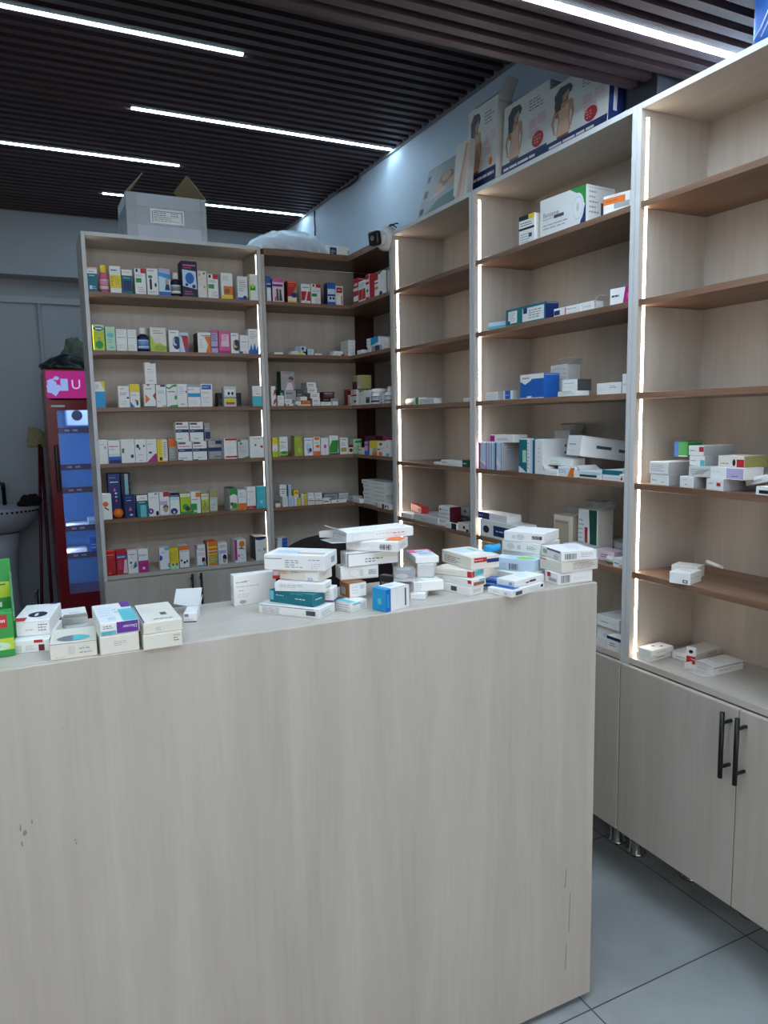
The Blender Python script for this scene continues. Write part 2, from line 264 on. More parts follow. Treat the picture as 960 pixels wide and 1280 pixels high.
# x, y, z of the base centre, turn about z, width, depth, height (m), label, group, colour, print, extras
BOXES = [
(0.366,3.869,2.1850,0.0,0.047,0.055,0.1134,"teal carton with white and peach top on left unit's top shelf",0,'T','r0,.76,1,1H r0,.74,1,.92W l.2,.8,.78,.86,1k l.2,.75,.62,.7,1W r.2,.1,.45,.25U l.5,.85,.1,.25,2U',{}),
(0.420,3.869,2.1850,0.0,0.043,0.055,0.1290,"pink bottle with yellow cap on left unit's top shelf",0,'P','',{'kind': 'bottle', 'cap': 'Y', 'lab': 'P', 'lab2': 'C'}),
(0.471,3.869,2.1850,0.0,0.051,0.055,0.1256,"white carton with yellow middle and navy name on left unit's top shelf",0,'W','r0,.18,1,.66Y l.12,.88,.78,.9,1N l.1,.35,.25,.62,5K l.45,.9,.3,.6,4A r0,0,1,.05W',{}),
(0.524,3.869,2.1850,0.0,0.048,0.055,0.1130,"dark teal carton with white top band on left unit's top shelf",0,'T','r0,.75,1,1W l.15,.85,.85,.92,1O l.15,.85,.62,.68,1U r.1,.1,.9,.55N',{}),
(0.586,3.869,2.1850,0.0,0.052,0.055,0.1222,"white carton with green blob beside lilac one on left unit's top shelf",0,'W','r.55,.82,1,1R r.12,.86,.3,.97K r.1,.45,.6,.62G l.3,.9,.06,.3,3X l.1,.8,.68,.76,2I',{}),
(0.644,3.869,2.1850,0.0,0.053,0.055,0.1263,"white carton with dark bottle picture on left unit's top shelf",0,'W','l.1,.9,.88,.95,1M e.3,.68,.2,.06G r.22,.2,.42,.6K e.75,.38,.1,.08D l.1,.9,.05,.15,2I',{}),
(0.701,3.869,2.1850,0.0,0.057,0.055,0.1303,"lilac and blue carton with dark haired person on left unit's top shelf",0,'L','r0,0,1,.72U t0,.72,1,.6,1,.78,0,.86b e.72,.5,.15,.13X t.5,.2,.95,.2,.85,.42,.6,.42N r0,0,1,.14B l.1,.5,.4,.6,3W',{}),
(0.759,3.869,2.1850,0.0,0.049,0.055,0.1174,"dark bottle with white cap on left unit's top shelf",0,'n','',{'kind': 'bottle', 'cap': 'W', 'lab': 'n', 'lab2': 'W'}),
(0.825,3.887,2.1850,0.0,0.078,0.090,0.1750,"tall navy carton with purple top and blue picture on left unit's top shelf",0,'n','r.1,.86,.9,.9P l.15,.85,.78,.84,1P t.05,.3,.95,.22,.9,.72,.05,.76U e.5,.52,.28,.16B e.3,.34,.1,.04N e.75,.3,.12,.05N l.15,.85,.05,.18,2P',{}),
(0.888,3.869,2.1850,0.0,0.046,0.055,0.1321,"cream floral carton on left unit's top shelf",0,'C','e.2,.85,.1,.06X e.5,.7,.1,.05Q e.7,.9,.1,.04k e.3,.5,.12,.05Q e.7,.4,.12,.05X e.4,.2,.14,.06Q',{}),
(0.942,3.869,2.1850,0.0,0.053,0.055,0.1189,"white carton with green blob beside floral one on left unit's top shelf",0,'W','r.48,.8,1,1R r.1,.84,.3,.97K r.05,.4,.6,.58G l.1,.9,.64,.76,2I l.4,.95,.06,.3,3X',{}),
(1.013,3.869,2.1850,0.0,0.060,0.055,0.1295,"white carton with orange gauze picture on left unit's top shelf",0,'W','l.15,.7,.7,.9,4S r.2,.15,1,.5O e.5,.3,.25,.1F r0,0,1,.14Y',{}),
(1.095,3.869,2.1850,0.0,0.053,0.055,0.1179,"white carton with blue bottom edge on left unit's top shelf",0,'W','r0,0,1,.1B e.7,.1,.2,.08N l.15,.85,.35,.85,6I r.2,.75,.8,.85Q',{}),
(1.154,3.869,2.1850,0.0,0.048,0.055,0.1330,"green edged white carton by light strip on left unit's top shelf",0,'W','r0,0,.12,1g r.12,.38,.7,.56G e.4,.55,.2,.08g l.2,.8,.7,.9,2Q',{}),
(0.379,3.869,1.9110,0.0,0.050,0.055,0.1217,"lime carton with rounded top and oval badge on left unit's second shelf",1,'g','r0,.74,1,1J e.5,.84,.45,.09D r.2,.81,.8,.87W e.5,.5,.14,.1o e.5,.22,.35,.16G e.5,.55,.2,.03Y',{}),
(0.431,3.869,1.9110,0.0,0.045,0.055,0.1128,"pale mint carton on left unit's second shelf",1,'J','e.5,.65,.35,.1c l.2,.8,.3,.5,2c r.4,.1,.8,.16c',{}),
(0.482,3.869,1.9110,0.0,0.051,0.055,0.1040,"leftmost plain white carton with grey name on left unit's second shelf",1,'W','l.1,.9,.58,.66,1I l.1,.9,.72,.94,3s l.1,.9,.1,.3,2s',{}),
(0.531,3.869,1.9110,0.0,0.042,0.055,0.1031,"rightmost plain white carton with grey name on left unit's second shelf",1,'W','l.1,.9,.58,.66,1I l.1,.9,.72,.94,3s l.1,.9,.1,.3,2s',{}),
(0.586,3.869,1.9110,0.0,0.055,0.055,0.1174,"dark blue bottle with white cap on left unit's second shelf",1,'n','',{'kind': 'bottle', 'cap': 'W', 'lab': 'B', 'lab2': 'U'}),
(0.656,3.877,1.9110,0.0,0.077,0.070,0.1176,"cream carton with lime hill on left unit's second shelf",1,'C','t0,0,1,0,1,.22,.6,.36,.3,.4,0,.7g e.4,.45,.2,.12Q l.2,.8,.72,.9,2I e.6,.15,.4,.12o',{}),
(0.732,3.869,1.9110,0.0,0.051,0.055,0.1082,"white carton with navy moon circle beside lime hill on left unit's second shelf",1,'W','e.75,.42,.4,.3N e.6,.45,.22,.16U e.72,.5,.18,.14N l.15,.85,.84,.92,1K',{}),
(0.781,3.869,1.9110,0.0,0.044,0.055,0.0978,"pale carton with red wedge on left unit's second shelf",1,'U','t.25,.8,.95,.8,1,0,.6,0R r.1,.8,.9,.84M l.1,.5,.86,.93,1O r.75,0,1,.2B',{}),
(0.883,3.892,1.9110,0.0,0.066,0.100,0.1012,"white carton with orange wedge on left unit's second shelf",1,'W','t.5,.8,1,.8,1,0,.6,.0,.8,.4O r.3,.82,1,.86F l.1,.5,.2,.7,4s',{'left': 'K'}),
(0.936,3.869,1.9110,0.0,0.035,0.055,0.1134,"lilac striped carton on left unit's second shelf",1,'L','r0,.88,1,1P l.05,.95,.5,.85,4N r0,.22,1,.28V l.1,.9,.05,.2,2Q',{}),
(0.987,3.869,1.9110,0.0,0.059,0.055,0.1120,"bright pink carton on left unit's second shelf",1,'P','r.25,.5,.9,.85Q l.3,.85,.55,.82,3p r0,0,1,.12p r.2,.3,.9,.5Q',{}),
(1.042,3.869,1.9110,0.0,0.042,0.055,0.1037,"white carton with navy moon circle beside pink one on left unit's second shelf",1,'W','e.7,.4,.45,.28N e.55,.42,.25,.15Y e.65,.48,.2,.13N l.1,.8,.84,.92,1K',{}),
(1.091,3.869,1.9110,0.0,0.044,0.055,0.0943,"small white carton on left unit's second shelf",1,'W','l.15,.85,.6,.68,1N l.15,.85,.3,.5,2s e.6,.08,.2,.08Q r0,0,.3,.12N',{}),
(1.142,3.869,1.9110,0.0,0.055,0.055,0.1276,"white carton with blue rays on left unit's second shelf",1,'W','t0,0,1,0,1,.4,.75,.15,.6,.45,.4,.15,.25,.4,.1,.15B r0,0,1,.14B l.15,.9,.6,.92,5S',{}),
(0.364,3.869,1.6370,0.0,0.052,0.055,0.1258,"white and bright blue carton on left unit's third shelf",2,'W','r0,0,1,.62b t1,.62,1,1,.6,1Y l.2,.6,.7,.9,3I',{}),
(0.476,3.869,1.6370,0.0,0.052,0.055,0.1048,"white carton with small red mark on left unit's third shelf",2,'W','l.15,.7,.82,.92,1I l.15,.85,.55,.72,2I e.85,.45,.12,.04M l.15,.7,.1,.35,2s',{}),
(0.528,3.869,1.6370,0.0,0.047,0.055,0.1146,"white carton with yellow top and blue corner on left unit's third shelf",2,'W','r0,.66,1,1Y l.1,.9,.48,.58,2A t0,0,.45,0,0,.25B e.7,.2,.12,.12k e.55,.3,.1,.05X',{}),
(0.599,3.872,1.6370,0.0,0.056,0.060,0.1137,"white carton with orange diamond on left unit's third shelf",2,'W','t.1,.15,.5,.35,.1,.58O t1,.3,.75,.5,1,.65R l.15,.85,.76,.84,1M t.2,1,.4,.92,.6,1R r0,0,1,.05k',{}),
(0.609,3.869,1.7513,0.0,0.054,0.050,0.1065,"white carton standing on diamond carton on left unit's third shelf",2,'W','r.5,.95,.9,1k l.2,.8,.65,.72,1I l.2,.8,.5,.6,2s l.3,.8,.12,.2,1I',{}),
(0.654,3.869,1.6370,0.0,0.048,0.055,0.1100,"white carton with navy corner mark on left unit's third shelf",2,'W','r.45,.92,.95,1N l.15,.85,.6,.75,2S l.15,.6,.2,.3,1S r.6,.02,1,.08A',{}),
(0.707,3.869,1.6370,0.0,0.053,0.055,0.1141,"white carton with green waves on left unit's third shelf",2,'W','t0,.9,.3,.85,.6,.97,.95,1,.95,.9,.6,.88,.3,.78,0,.84G l.15,.8,.6,.75,1I e.85,.42,.12,.1G t0,0,1,0,1,.1,.4,.08G',{}),
(0.759,3.869,1.6370,0.0,0.049,0.055,0.1155,"white carton with lilac lines on left unit's third shelf",2,'W','l.2,.8,.55,.9,4L l.3,.7,.05,.2,1I e.88,.66,.05,.06K',{}),
(0.818,3.869,1.6370,0.0,0.064,0.055,0.1117,"white carton with blue centre band on left unit's third shelf",2,'W','r0,.45,1,.62b l.05,.6,.75,.82,1B l.1,.8,.1,.3,3s r0,.9,1,1S',{}),
(0.882,3.869,1.6370,0.0,0.060,0.055,0.1160,"white carton with navy top label on left unit's third shelf",2,'W','r.1,.76,.9,.96B l.2,.8,.83,.9,1W l.1,.9,.58,.66,1A l.15,.8,.15,.45,3s',{}),
(1.014,3.920,1.6370,0.0,0.127,0.060,0.0730,"wide black carton behind grey one on left unit's third shelf",2,'K','e.2,.45,.1,.2k e.75,.4,.1,.2V r0,0,1,.1k',{}),
(1.004,3.862,1.6370,0.0,0.065,0.040,0.1041,"grey white carton with yellow picture on left unit's third shelf",2,'s','r.1,.55,.9,.85W e.4,.65,.1,.08K e.7,.65,.1,.08K r.1,.18,.9,.4Y r.15,.1,.85,.22F r0,.42,1,.46k',{}),
(1.150,3.877,1.6370,0.0,0.051,0.070,0.1065,"white and turquoise carton on left unit's third shelf",2,'W','r0,0,1,.5t l.4,1,.58,.64,1K l.1,.7,.7,.9,3s',{'left': 'S'}),
(0.362,3.869,1.3640,0.0,0.047,0.055,0.1174,"white carton with faint pink print on left unit's fourth shelf",3,'W','l.2,.8,.78,.84,1S e.75,.68,.07,.06I l.3,.8,.05,.15,2Q l.3,.7,.3,.38,1s',{}),
(0.416,3.869,1.3640,0.0,0.057,0.055,0.1134,"white carton fading to deep blue on left unit's fourth shelf",3,'W','r0,0,1,.15N r0,.15,1,.3B r0,.3,1,.42U l.1,.85,.68,.8,1R l.1,.6,.58,.65,1R r.9,.3,1,1J',{}),
(0.479,3.869,1.3640,0.0,0.064,0.055,0.1179,"wide white carton with green figures on left unit's fourth shelf",3,'W','t.05,.45,.2,.4,.25,.6,.1,.62k e.8,.28,.12,.08k l.5,.95,.9,.95,1s e.15,.5,.06,.06G',{}),
(0.540,3.869,1.3640,0.0,0.054,0.055,0.1169,"white carton with black sketch on left unit's fourth shelf",3,'W','e.25,.7,.13,.08K e.4,.6,.08,.06k e.8,.7,.07,.05k l.3,.8,.3,.36,1I l.3,.8,.05,.12,1S',{}),
(0.593,3.869,1.3640,0.0,0.049,0.055,0.1146,"white carton with magenta corner on left unit's fourth shelf",3,'W','t0,0,1,0,1,.36,.8,.36p l.1,.7,.76,.82,1R r.2,.38,.5,.46M l.1,.7,.88,.94,1Q',{}),
(0.645,3.869,1.3640,0.0,0.051,0.055,0.1115,"yellow carton on left unit's fourth shelf",3,'Y','l.15,.45,.3,.95,7A r.5,.05,1,1C l.6,.9,.15,.9,8k r.2,.06,.45,.2K',{}),
(0.706,3.930,1.3640,0.0,0.041,0.060,0.1165,"orange and grey carton set back on left unit's fourth shelf",3,'S','r0,.6,1,1O l.2,.8,.1,.5,4J',{}),
(0.758,3.867,1.3640,0.0,0.071,0.050,0.0980,"leftmost white carton with navy band on left unit's fourth shelf",3,'W','r0,.46,1,.62N l.1,.5,.5,.58,1U r.05,.86,.5,.96k r.4,.86,.55,.96R l.1,.95,.68,.8,1R l.1,.7,.08,.2,1I r0,0,.35,.05K',{}),
(0.834,3.867,1.3640,0.0,0.072,0.050,0.0974,"rightmost white carton with navy band on left unit's fourth shelf",3,'W','r0,.46,1,.62N l.1,.5,.5,.58,1U r.05,.86,.5,.96k r.4,.86,.55,.96R l.1,.95,.68,.8,1R l.3,.7,.08,.2,1I r0,0,.35,.05K',{}),
(0.749,3.868,1.4626,0.0,0.066,0.050,0.0988,"leftmost white carton with navy band, upper row on left unit's fourth shelf",3,'W','r0,.46,1,.62N l.1,.5,.5,.58,1U r.05,.86,.5,.96k r.4,.86,.55,.96R l.1,.95,.68,.8,1R l.1,.7,.08,.2,1I',{}),
(0.822,3.868,1.4620,0.0,0.068,0.050,0.0981,"rightmost white carton with navy band, upper row on left unit's fourth shelf",3,'W','r0,.46,1,.62N l.1,.5,.5,.58,1U r.05,.86,.5,.96k r.4,.86,.55,.96R l.1,.95,.68,.8,1R l.3,.7,.08,.2,1I',{}),
(0.929,3.925,1.3640,0.0,0.079,0.050,0.0972,"grey carton with blue band set back on left unit's fourth shelf",3,'S','r0,.42,1,.62N r.5,.8,1,1N l.1,.6,.66,.76,1Q l.4,1,.05,.2,1k',{}),
(0.891,3.925,1.4618,0.0,0.030,0.040,0.0918,"grey carton with navy patch set back on left unit's fourth shelf",3,'S','r.1,.1,1,.5N l.1,.8,.6,.8,1Q',{}),
(0.994,3.869,1.3640,0.0,0.068,0.055,0.1072,"white carton with red bands on left unit's fourth shelf",3,'W','r.1,.9,1,1R r.1,.06,1,.14R l.3,.9,.76,.82,1Q l.25,.9,.3,.6,4s',{}),
(1.067,3.887,1.3640,0.0,0.058,0.055,0.0972,"grey white carton with green corner on left unit's fourth shelf",3,'s','e.3,.8,.1,.06k r0,.9,.3,1G l.1,.9,.3,.68,5S t.4,0,1,0,1,.12G',{}),
(1.137,3.877,1.3640,0.0,0.075,0.070,0.1134,"larger white carton with red dot on left unit's fourth shelf",3,'W','e.85,.52,.1,.06R e.4,.6,.06,.06k l.25,.8,.85,.92,1I l.25,.8,.72,.78,1Q l.3,.8,.3,.36,1s',{}),
(0.361,3.869,1.0890,0.0,0.052,0.055,0.1275,"white carton with orange sun picture on left unit's fifth shelf",4,'W','e.45,.6,.26,.1O t.3,.46,.7,.34,.75,.38,.4,.5k l.2,.8,.85,.9,1s',{}),
(0.411,3.940,1.0890,0.0,0.057,0.070,0.2224,"tall navy carton with figures on left unit's fifth shelf",4,'N','l.1,.8,.88,.93,1b l.15,.95,.78,.83,1U t.4,.6,.6,.6,.5,.68P e.6,.55,.1,.02U e.6,.47,.1,.02U e.6,.38,.07,.03P',{}),
(0.467,3.940,1.0890,0.0,0.046,0.070,0.2197,"tall navy carton with silver side on left unit's fifth shelf",4,'n','r.38,0,.75,1S r.45,.1,.65,.9c l.8,1,.1,.9,6k',{}),
(0.419,3.869,1.0890,0.0,0.050,0.055,0.0587,"orange ball on left unit's fifth shelf",4,'O','',{'kind': 'ball'}),
(0.474,3.881,1.0890,0.0,0.051,0.043,0.1138,"short navy carton on left unit's fifth shelf",4,'N','l.1,.9,.86,.92,1b l.2,.9,.72,.8,1U t.35,.3,.7,.3,.55,.5P e.6,.12,.15,.04U',{}),
(0.532,3.869,1.0890,0.0,0.053,0.055,0.1116,"teal carton with white top band on left unit's fifth shelf",4,'T','r0,.74,1,1W l.25,.95,.82,.9,1O l.2,.85,.63,.7,1W r.3,0,.85,.55c r0,.7,1,.74k',{}),
(0.588,3.869,1.0890,0.0,0.052,0.055,0.1212,"white carton with purple flower on left unit's fifth shelf",4,'W','e.2,.22,.25,.12V e.2,.22,.08,.05W e.8,.12,.14,.1K r.6,.9,.85,.95k l.1,.9,.75,.82,2S',{}),
(0.641,3.869,1.0890,0.0,0.049,0.055,0.1204,"white carton with red label and child on left unit's fifth shelf",4,'W','r.4,.8,1,1R r.05,.45,.8,.62L e.6,.35,.28,.1k e.6,.25,.24,.12X r0,0,1,.06Q',{}),
(0.692,3.869,1.0890,0.0,0.048,0.055,0.1148,"white carton with navy top on left unit's fifth shelf",4,'W','r0,.8,1,1n l.1,.9,.82,.88,1U r0,.66,1,.78U e.4,.16,.36,.14N e.4,.12,.12,.06U',{}),
(0.746,3.869,1.0890,0.0,0.051,0.055,0.1062,"lime carton with green sprig on left unit's fifth shelf",4,'g','r0,.84,1,1W l.1,.9,.88,.94,1P e.5,.35,.3,.14G e.7,.25,.25,.12D r0,0,1,.12G',{}),
(0.799,3.869,1.0890,0.0,0.049,0.055,0.1133,"white carton with green square and orange tab on left unit's fifth shelf",4,'W','r.5,.74,1,.95O r0,0,.6,.45G r.25,.05,.6,.15J l.1,.9,.6,.68,1k',{}),
(0.847,3.869,1.0890,0.0,0.040,0.055,0.0999,"lime and white carton on left unit's fifth shelf",4,'g','r0,.68,1,1C l.1,.9,.82,.9,1k t0,.2,.5,.6,1,.2,.6,.05,.4,.05A l.4,.6,.3,.65,4k',{}),
(0.893,3.877,1.0890,0.0,0.040,0.055,0.1150,"khaki and grey carton on left unit's fifth shelf",4,'s','r0,.66,1,1A l.1,.9,.56,.62,1k l.2,.8,.1,.4,2S r0,0,1,.06A',{}),
(0.999,3.902,1.0890,0.0,0.040,0.120,0.1174,"dark green carton with white label on left unit's fifth shelf",4,'W','r0,.68,1,1G e.5,.66,.35,.08W e.25,.3,.2,.08M e.6,.2,.4,.15G r0,0,1,.1A',{'left': 's', 'top': 'D'}),
(1.045,3.869,1.0890,0.0,0.045,0.055,0.1066,"white carton with orange foot on left unit's fifth shelf",4,'W','r0,0,1,.34O l.15,.85,.6,.9,3S l.1,.7,.5,.56,1Q',{}),
(1.095,3.869,1.0890,0.0,0.049,0.055,0.1196,"white carton with red foot on left unit's fifth shelf",4,'W','r0,0,1,.15R l.1,.9,.76,.82,1I l.1,.7,.4,.5,1s r.2,.02,.7,.1P',{}),
(1.150,3.869,1.0890,0.0,0.051,0.055,0.1199,"cyan carton with round emblem on left unit's fifth shelf",4,'t','e.5,.3,.28,.14c e.5,.3,.12,.06U r0,.72,1,.76c l.2,.8,.02,.1,1D',{}),
(0.363,3.867,0.8060,0.0,0.050,0.050,0.1243,"red carton with orange edge on left unit's cabinet ledge",5,'R','r0,0,.12,1O l.2,.9,.8,.88,1Y l.2,.8,.7,.76,1O e.4,.1,.12,.04O r.14,0,1,.04M',{}),
(0.417,3.867,0.8060,0.0,0.052,0.050,0.1232,"red carton with blue name band on left unit's cabinet ledge",5,'R','r.05,.66,1,.8B l.1,.9,.68,.78,1W l.15,.6,.2,.6,5P t.6,.05,1,.05,1,.6,.75,.6Q',{}),
(0.470,3.869,0.8060,0.0,0.048,0.055,0.1160,"white carton with leaf drawings on left unit's cabinet ledge",5,'W','l.15,.9,.8,.88,1k l.2,.8,.68,.72,1I e.3,.48,.12,.05k t.5,.2,.9,.3,.8,.55,.6,.4k l.2,.7,.2,.4,3S',{}),
(0.521,3.869,0.8060,0.0,0.048,0.055,0.1213,"white carton with magenta lower half on left unit's cabinet ledge",5,'W','r0,0,1,.5p l.1,.9,.68,.78,2k e.5,.18,.15,.06Q l.2,.7,.38,.44,1P',{}),
(0.626,3.869,0.8060,0.0,0.049,0.055,0.1180,"white carton with blue arcs on left unit's cabinet ledge",5,'W','e.75,.94,.25,.08c e.05,.55,.25,.12B e1,.2,.22,.12c l.15,.8,.75,.8,1N r0,0,1,.03k',{}),
(0.675,3.869,0.8060,0.0,0.043,0.055,0.1108,"yellow carton on left unit's cabinet ledge",5,'Y','l.12,.35,.35,.85,6k l.4,.9,.35,.9,5A r0,0,1,.24J e.3,.22,.1,.06k e.75,.22,.1,.06k',{}),
(0.726,3.882,0.8060,0.0,0.050,0.080,0.1186,"white carton with orange top on left unit's cabinet ledge",5,'W','r0,.8,1,1O l.1,.9,.72,.78,1I e.2,.35,.1,.05k e.5,.25,.12,.06K e.75,.3,.1,.06k r0,0,1,.03k',{'right': 'S'}),
(0.813,3.869,0.8060,0.0,0.045,0.055,0.1147,"white and pink carton with child on left unit's cabinet ledge",5,'W','r0,.8,.1,1p l.15,.9,.72,.86,2I r.1,.5,.9,.66Q e.75,.28,.2,.14K e.8,.15,.15,.1X r0,0,1,.06b',{}),
(0.872,3.882,0.8060,0.0,0.052,0.080,0.1267,"orange carton on left unit's cabinet ledge",5,'O','r.12,.72,1,.8Y r.12,.58,1,.62C r.12,.44,1,.5Y r.12,.08,1,.4A l.25,.9,.1,.4,3Y r0,0,.1,1C',{'left': 'F'}),
(0.927,3.869,0.8060,0.0,0.048,0.055,0.1171,"white and lilac carton with child on left unit's cabinet ledge",5,'W','l.15,.9,.75,.9,3I r.05,.5,.9,.64L e.7,.3,.22,.14K e.65,.15,.18,.1X r0,.0,.3,.5U',{}),
(1.023,3.887,0.8060,0.0,0.062,0.090,0.1239,"white carton with magenta edge and orange cloud on left unit's cabinet ledge",5,'W','r0,.1,.22,1p e.65,.8,.25,.14O t.25,.6,.6,.66,.95,.55,.6,.58k e.35,.3,.08,.06I l.5,.9,.1,.4,2s',{'right': 'S'}),
(1.140,3.892,0.8060,0.0,0.066,0.100,0.1302,"white carton with curved navy top on left unit's cabinet ledge",5,'W','e.4,.95,.5,.1N l.5,.8,.6,.66,1s e.75,.45,.12,.06A e.3,.42,.12,.05s',{'left': 'k'}),
(1.236,3.869,2.1850,0.0,0.023,0.055,0.1296,"blue and white carton against the upright on corner unit's top shelf",6,'U','r0,.7,1,1B r0,.55,1,.66N r.1,.05,.9,.5W',{}),
(1.287,3.869,2.1850,0.0,0.063,0.055,0.1194,"pink carton with two people on corner unit's top shelf",6,'Q','r0,.84,1,1P r0,.66,.9,.76V e.42,.5,.1,.07k e.68,.48,.1,.07k t.3,.05,.55,.05,.52,.44,.34,.44k t.58,.05,.85,.05,.76,.42,.6,.42D e.25,.12,.1,.1O',{'left': 'V'}),
(1.365,3.869,2.1850,0.0,0.051,0.055,0.1132,"red carton with orange top and yellow foot on corner unit's top shelf",6,'R','r0,.9,1,1O t.5,.4,1,.75,1,.45,.7,.3A r0,0,1,.28C e.7,.35,.35,.12N r0,0,1,.08Y l.1,.9,.72,.86,2O',{'left': 'M'}),
(1.442,3.869,2.1850,0.0,0.052,0.055,0.1014,"white carton with red diagonal panel on corner unit's top shelf",6,'W','r0,.14,1,.62R t.35,.14,.55,.14,.75,.62,.6,.62Q l.15,.85,.76,.88,1k l.3,.8,.02,.1,1k',{}),
(1.501,3.869,2.1850,0.0,0.054,0.055,0.1051,"white carton with green blob and red corner on corner unit's top shelf",6,'W','r.5,.82,1,1R r.15,.85,.35,.97k r.05,.36,.6,.52G l.1,.9,.58,.7,2c l.4,.9,.04,.28,3X',{}),
(1.595,3.877,2.1850,0.0,0.046,0.055,0.1190,"blue topped carton on corner unit's top shelf",6,'U','r0,.72,1,1B l.1,.9,.6,.68,1W r0,.4,1,.48N e.35,.3,.14,.06K e.75,.3,.14,.06K r0,0,1,.14B',{'left': 'N'}),
(1.640,3.877,2.1850,0.0,0.041,0.070,0.1025,"white carton with red label on corner unit's top shelf",6,'W','r.05,.64,.9,.93R l.2,.8,.74,.84,1W r.7,.06,.85,.52R l.15,.4,.5,.58,1k',{'right': 'S'}),
(1.734,3.766,2.1850,-90.0,0.063,0.060,0.1344,"red carton with white stripes on corner unit's top shelf",6,'R','r0,.1,1,.3W r0,.5,1,.62W r.2,.7,.9,.8Q',{}),
(1.734,3.686,2.1850,-90.0,0.089,0.060,0.1081,"white carton with red lower panel on corner unit's top shelf",6,'W','r.05,.1,1,.6R t.4,.1,.55,.1,.7,.6,.55,.6O l.2,.9,.7,.9,2c',{}),
(1.734,3.615,2.1850,-90.0,0.043,0.060,0.1287,"white and red narrow carton on corner unit's top shelf",6,'W','r0,.6,1,.7R r0,.8,1,1R e.5,.35,.3,.06B r0,0,1,.1R',{}),
(1.734,3.562,2.1850,-90.0,0.054,0.060,0.1234,"plain red carton on corner unit's top shelf",6,'R','l.4,.6,.1,.9,4P',{}),
(1.734,3.508,2.1850,-90.0,0.045,0.060,0.1137,"white carton with red bands on corner unit's top shelf",6,'W','r0,.7,1,1R r0,.3,1,.42O r0,.55,1,.62R',{}),
(1.734,3.451,2.1850,-90.0,0.061,0.060,0.1153,"white carton with black corner on corner unit's top shelf",6,'W','t0,.9,.8,1,0,1K e.4,.05,.3,.12K l.6,.9,.2,.8,5s',{}),
(1.734,3.397,2.1850,-90.0,0.039,0.060,0.1094,"white carton with crimson edge on corner unit's top shelf",6,'W','r.7,0,1,1M l.1,.6,.2,.8,5s',{}),
(1.278,3.869,1.9110,0.0,0.048,0.055,0.0107,"flat white carton nearest the upright on corner unit's second shelf",7,'W','l.1,.9,.3,.7,1s',{}),
(1.388,3.869,1.9110,0.0,0.083,0.055,0.0080,"flat white and yellow carton on corner unit's second shelf",7,'W','r.55,0,.75,1Y l.1,.5,.2,.8,2I',{}),
(1.382,3.869,1.9196,0.0,0.062,0.055,0.0104,"thin white carton on the yellow one on corner unit's second shelf",7,'W','l.1,.9,.3,.7,1L r.6,0,.8,1g',{}),
(1.415,3.877,1.9306,15.0,0.036,0.055,0.0280,"tilted blue and white carton on corner unit's second shelf",7,'U','e.4,.5,.25,.3N l.5,.9,.2,.8,2W',{}),
(1.460,3.869,1.9110,0.0,0.037,0.055,0.0315,"pale blue carton on corner unit's second shelf",7,'U','l.2,.8,.4,.8,3I l.2,.8,.1,.2,1I',{'left': 'K'}),
(1.505,3.869,1.9110,0.0,0.041,0.055,0.0089,"small flat white carton on corner unit's second shelf",7,'W','l.2,.8,.3,.7,1s',{}),
(1.612,3.869,1.9110,0.0,0.058,0.055,0.0080,"flat white carton under another on corner unit's second shelf",7,'W','l.1,.9,.3,.7,1s',{}),
(1.623,3.869,1.9196,0.0,0.060,0.055,0.0159,"flat white carton on another on corner unit's second shelf",7,'W','l.1,.9,.3,.7,1s',{}),
(1.702,3.890,1.9110,0.0,0.042,0.110,0.0191,"white carton, lowest of the pale stack on corner unit's second shelf",7,'W','l.1,.9,.2,.8,2L',{'right': 'S'}),
(1.702,3.890,1.9307,0.0,0.042,0.110,0.0214,"white carton, second in the pale stack on corner unit's second shelf",7,'W','l.1,.9,.2,.8,2L',{'right': 'S'}),
(1.703,3.890,1.9527,0.0,0.042,0.110,0.0222,"white carton, third in the pale stack on corner unit's second shelf",7,'W','l.1,.9,.2,.8,2L',{'right': 'S'}),
(1.704,3.890,1.9755,0.0,0.042,0.110,0.0226,"white carton, topmost of the pale stack on corner unit's second shelf",7,'W','l.1,.9,.2,.8,2L',{'right': 'S'}),
(1.668,3.865,1.9110,0.0,0.022,0.050,0.0080,"small pink carton on corner unit's second shelf",7,'P','l.1,.9,.2,.8,1Q',{}),
(1.717,3.706,1.9110,-90.0,0.072,0.050,0.0200,"flat white carton in front of post on corner unit's second shelf",7,'W','l.1,.9,.3,.7,1s',{}),
(1.734,3.609,1.9110,-90.0,0.048,0.060,0.0266,"white carton under a blue one on corner unit's second shelf",7,'W','l.1,.9,.2,.8,2I',{}),
(1.734,3.532,1.9110,-90.0,0.098,0.060,0.0276,"navy and grey carton on corner unit's second shelf",7,'S','r.45,0,1,1N l.1,.4,.2,.8,2k',{}),
(1.739,3.569,1.9392,-90.0,0.145,0.070,0.0442,"white carton with blue panel on corner unit's second shelf",7,'W','t.35,.05,1,.35,1,1,.35,1b l.05,.3,.2,.8,2I',{}),
(1.734,3.423,1.9110,-90.0,0.076,0.060,0.0080,"white and pinkish carton on corner unit's second shelf",7,'W','r.4,0,1,.5Q l.2,.8,.55,.9,2s',{}),
(1.734,3.422,1.9196,-90.0,0.072,0.060,0.0445,"white carton on the pinkish one on corner unit's second shelf",7,'W','r.4,.2,.9,.5Q l.2,.8,.6,.9,2s',{}),
(1.240,3.869,1.6370,0.0,0.026,0.055,0.1059,"white carton with red diagonals on corner unit's third shelf",8,'W','t.4,.5,1,.65,1,.85,.7,.8R t.3,.02,1,.2,1,.4,.6,.3R',{}),
(1.283,3.869,1.6370,0.0,0.042,0.055,0.0122,"leftmost red edged white carton on corner unit's third shelf",8,'W','r.85,0,1,1R r0,0,1,.1R l.2,.8,.3,.8,2Q',{}),
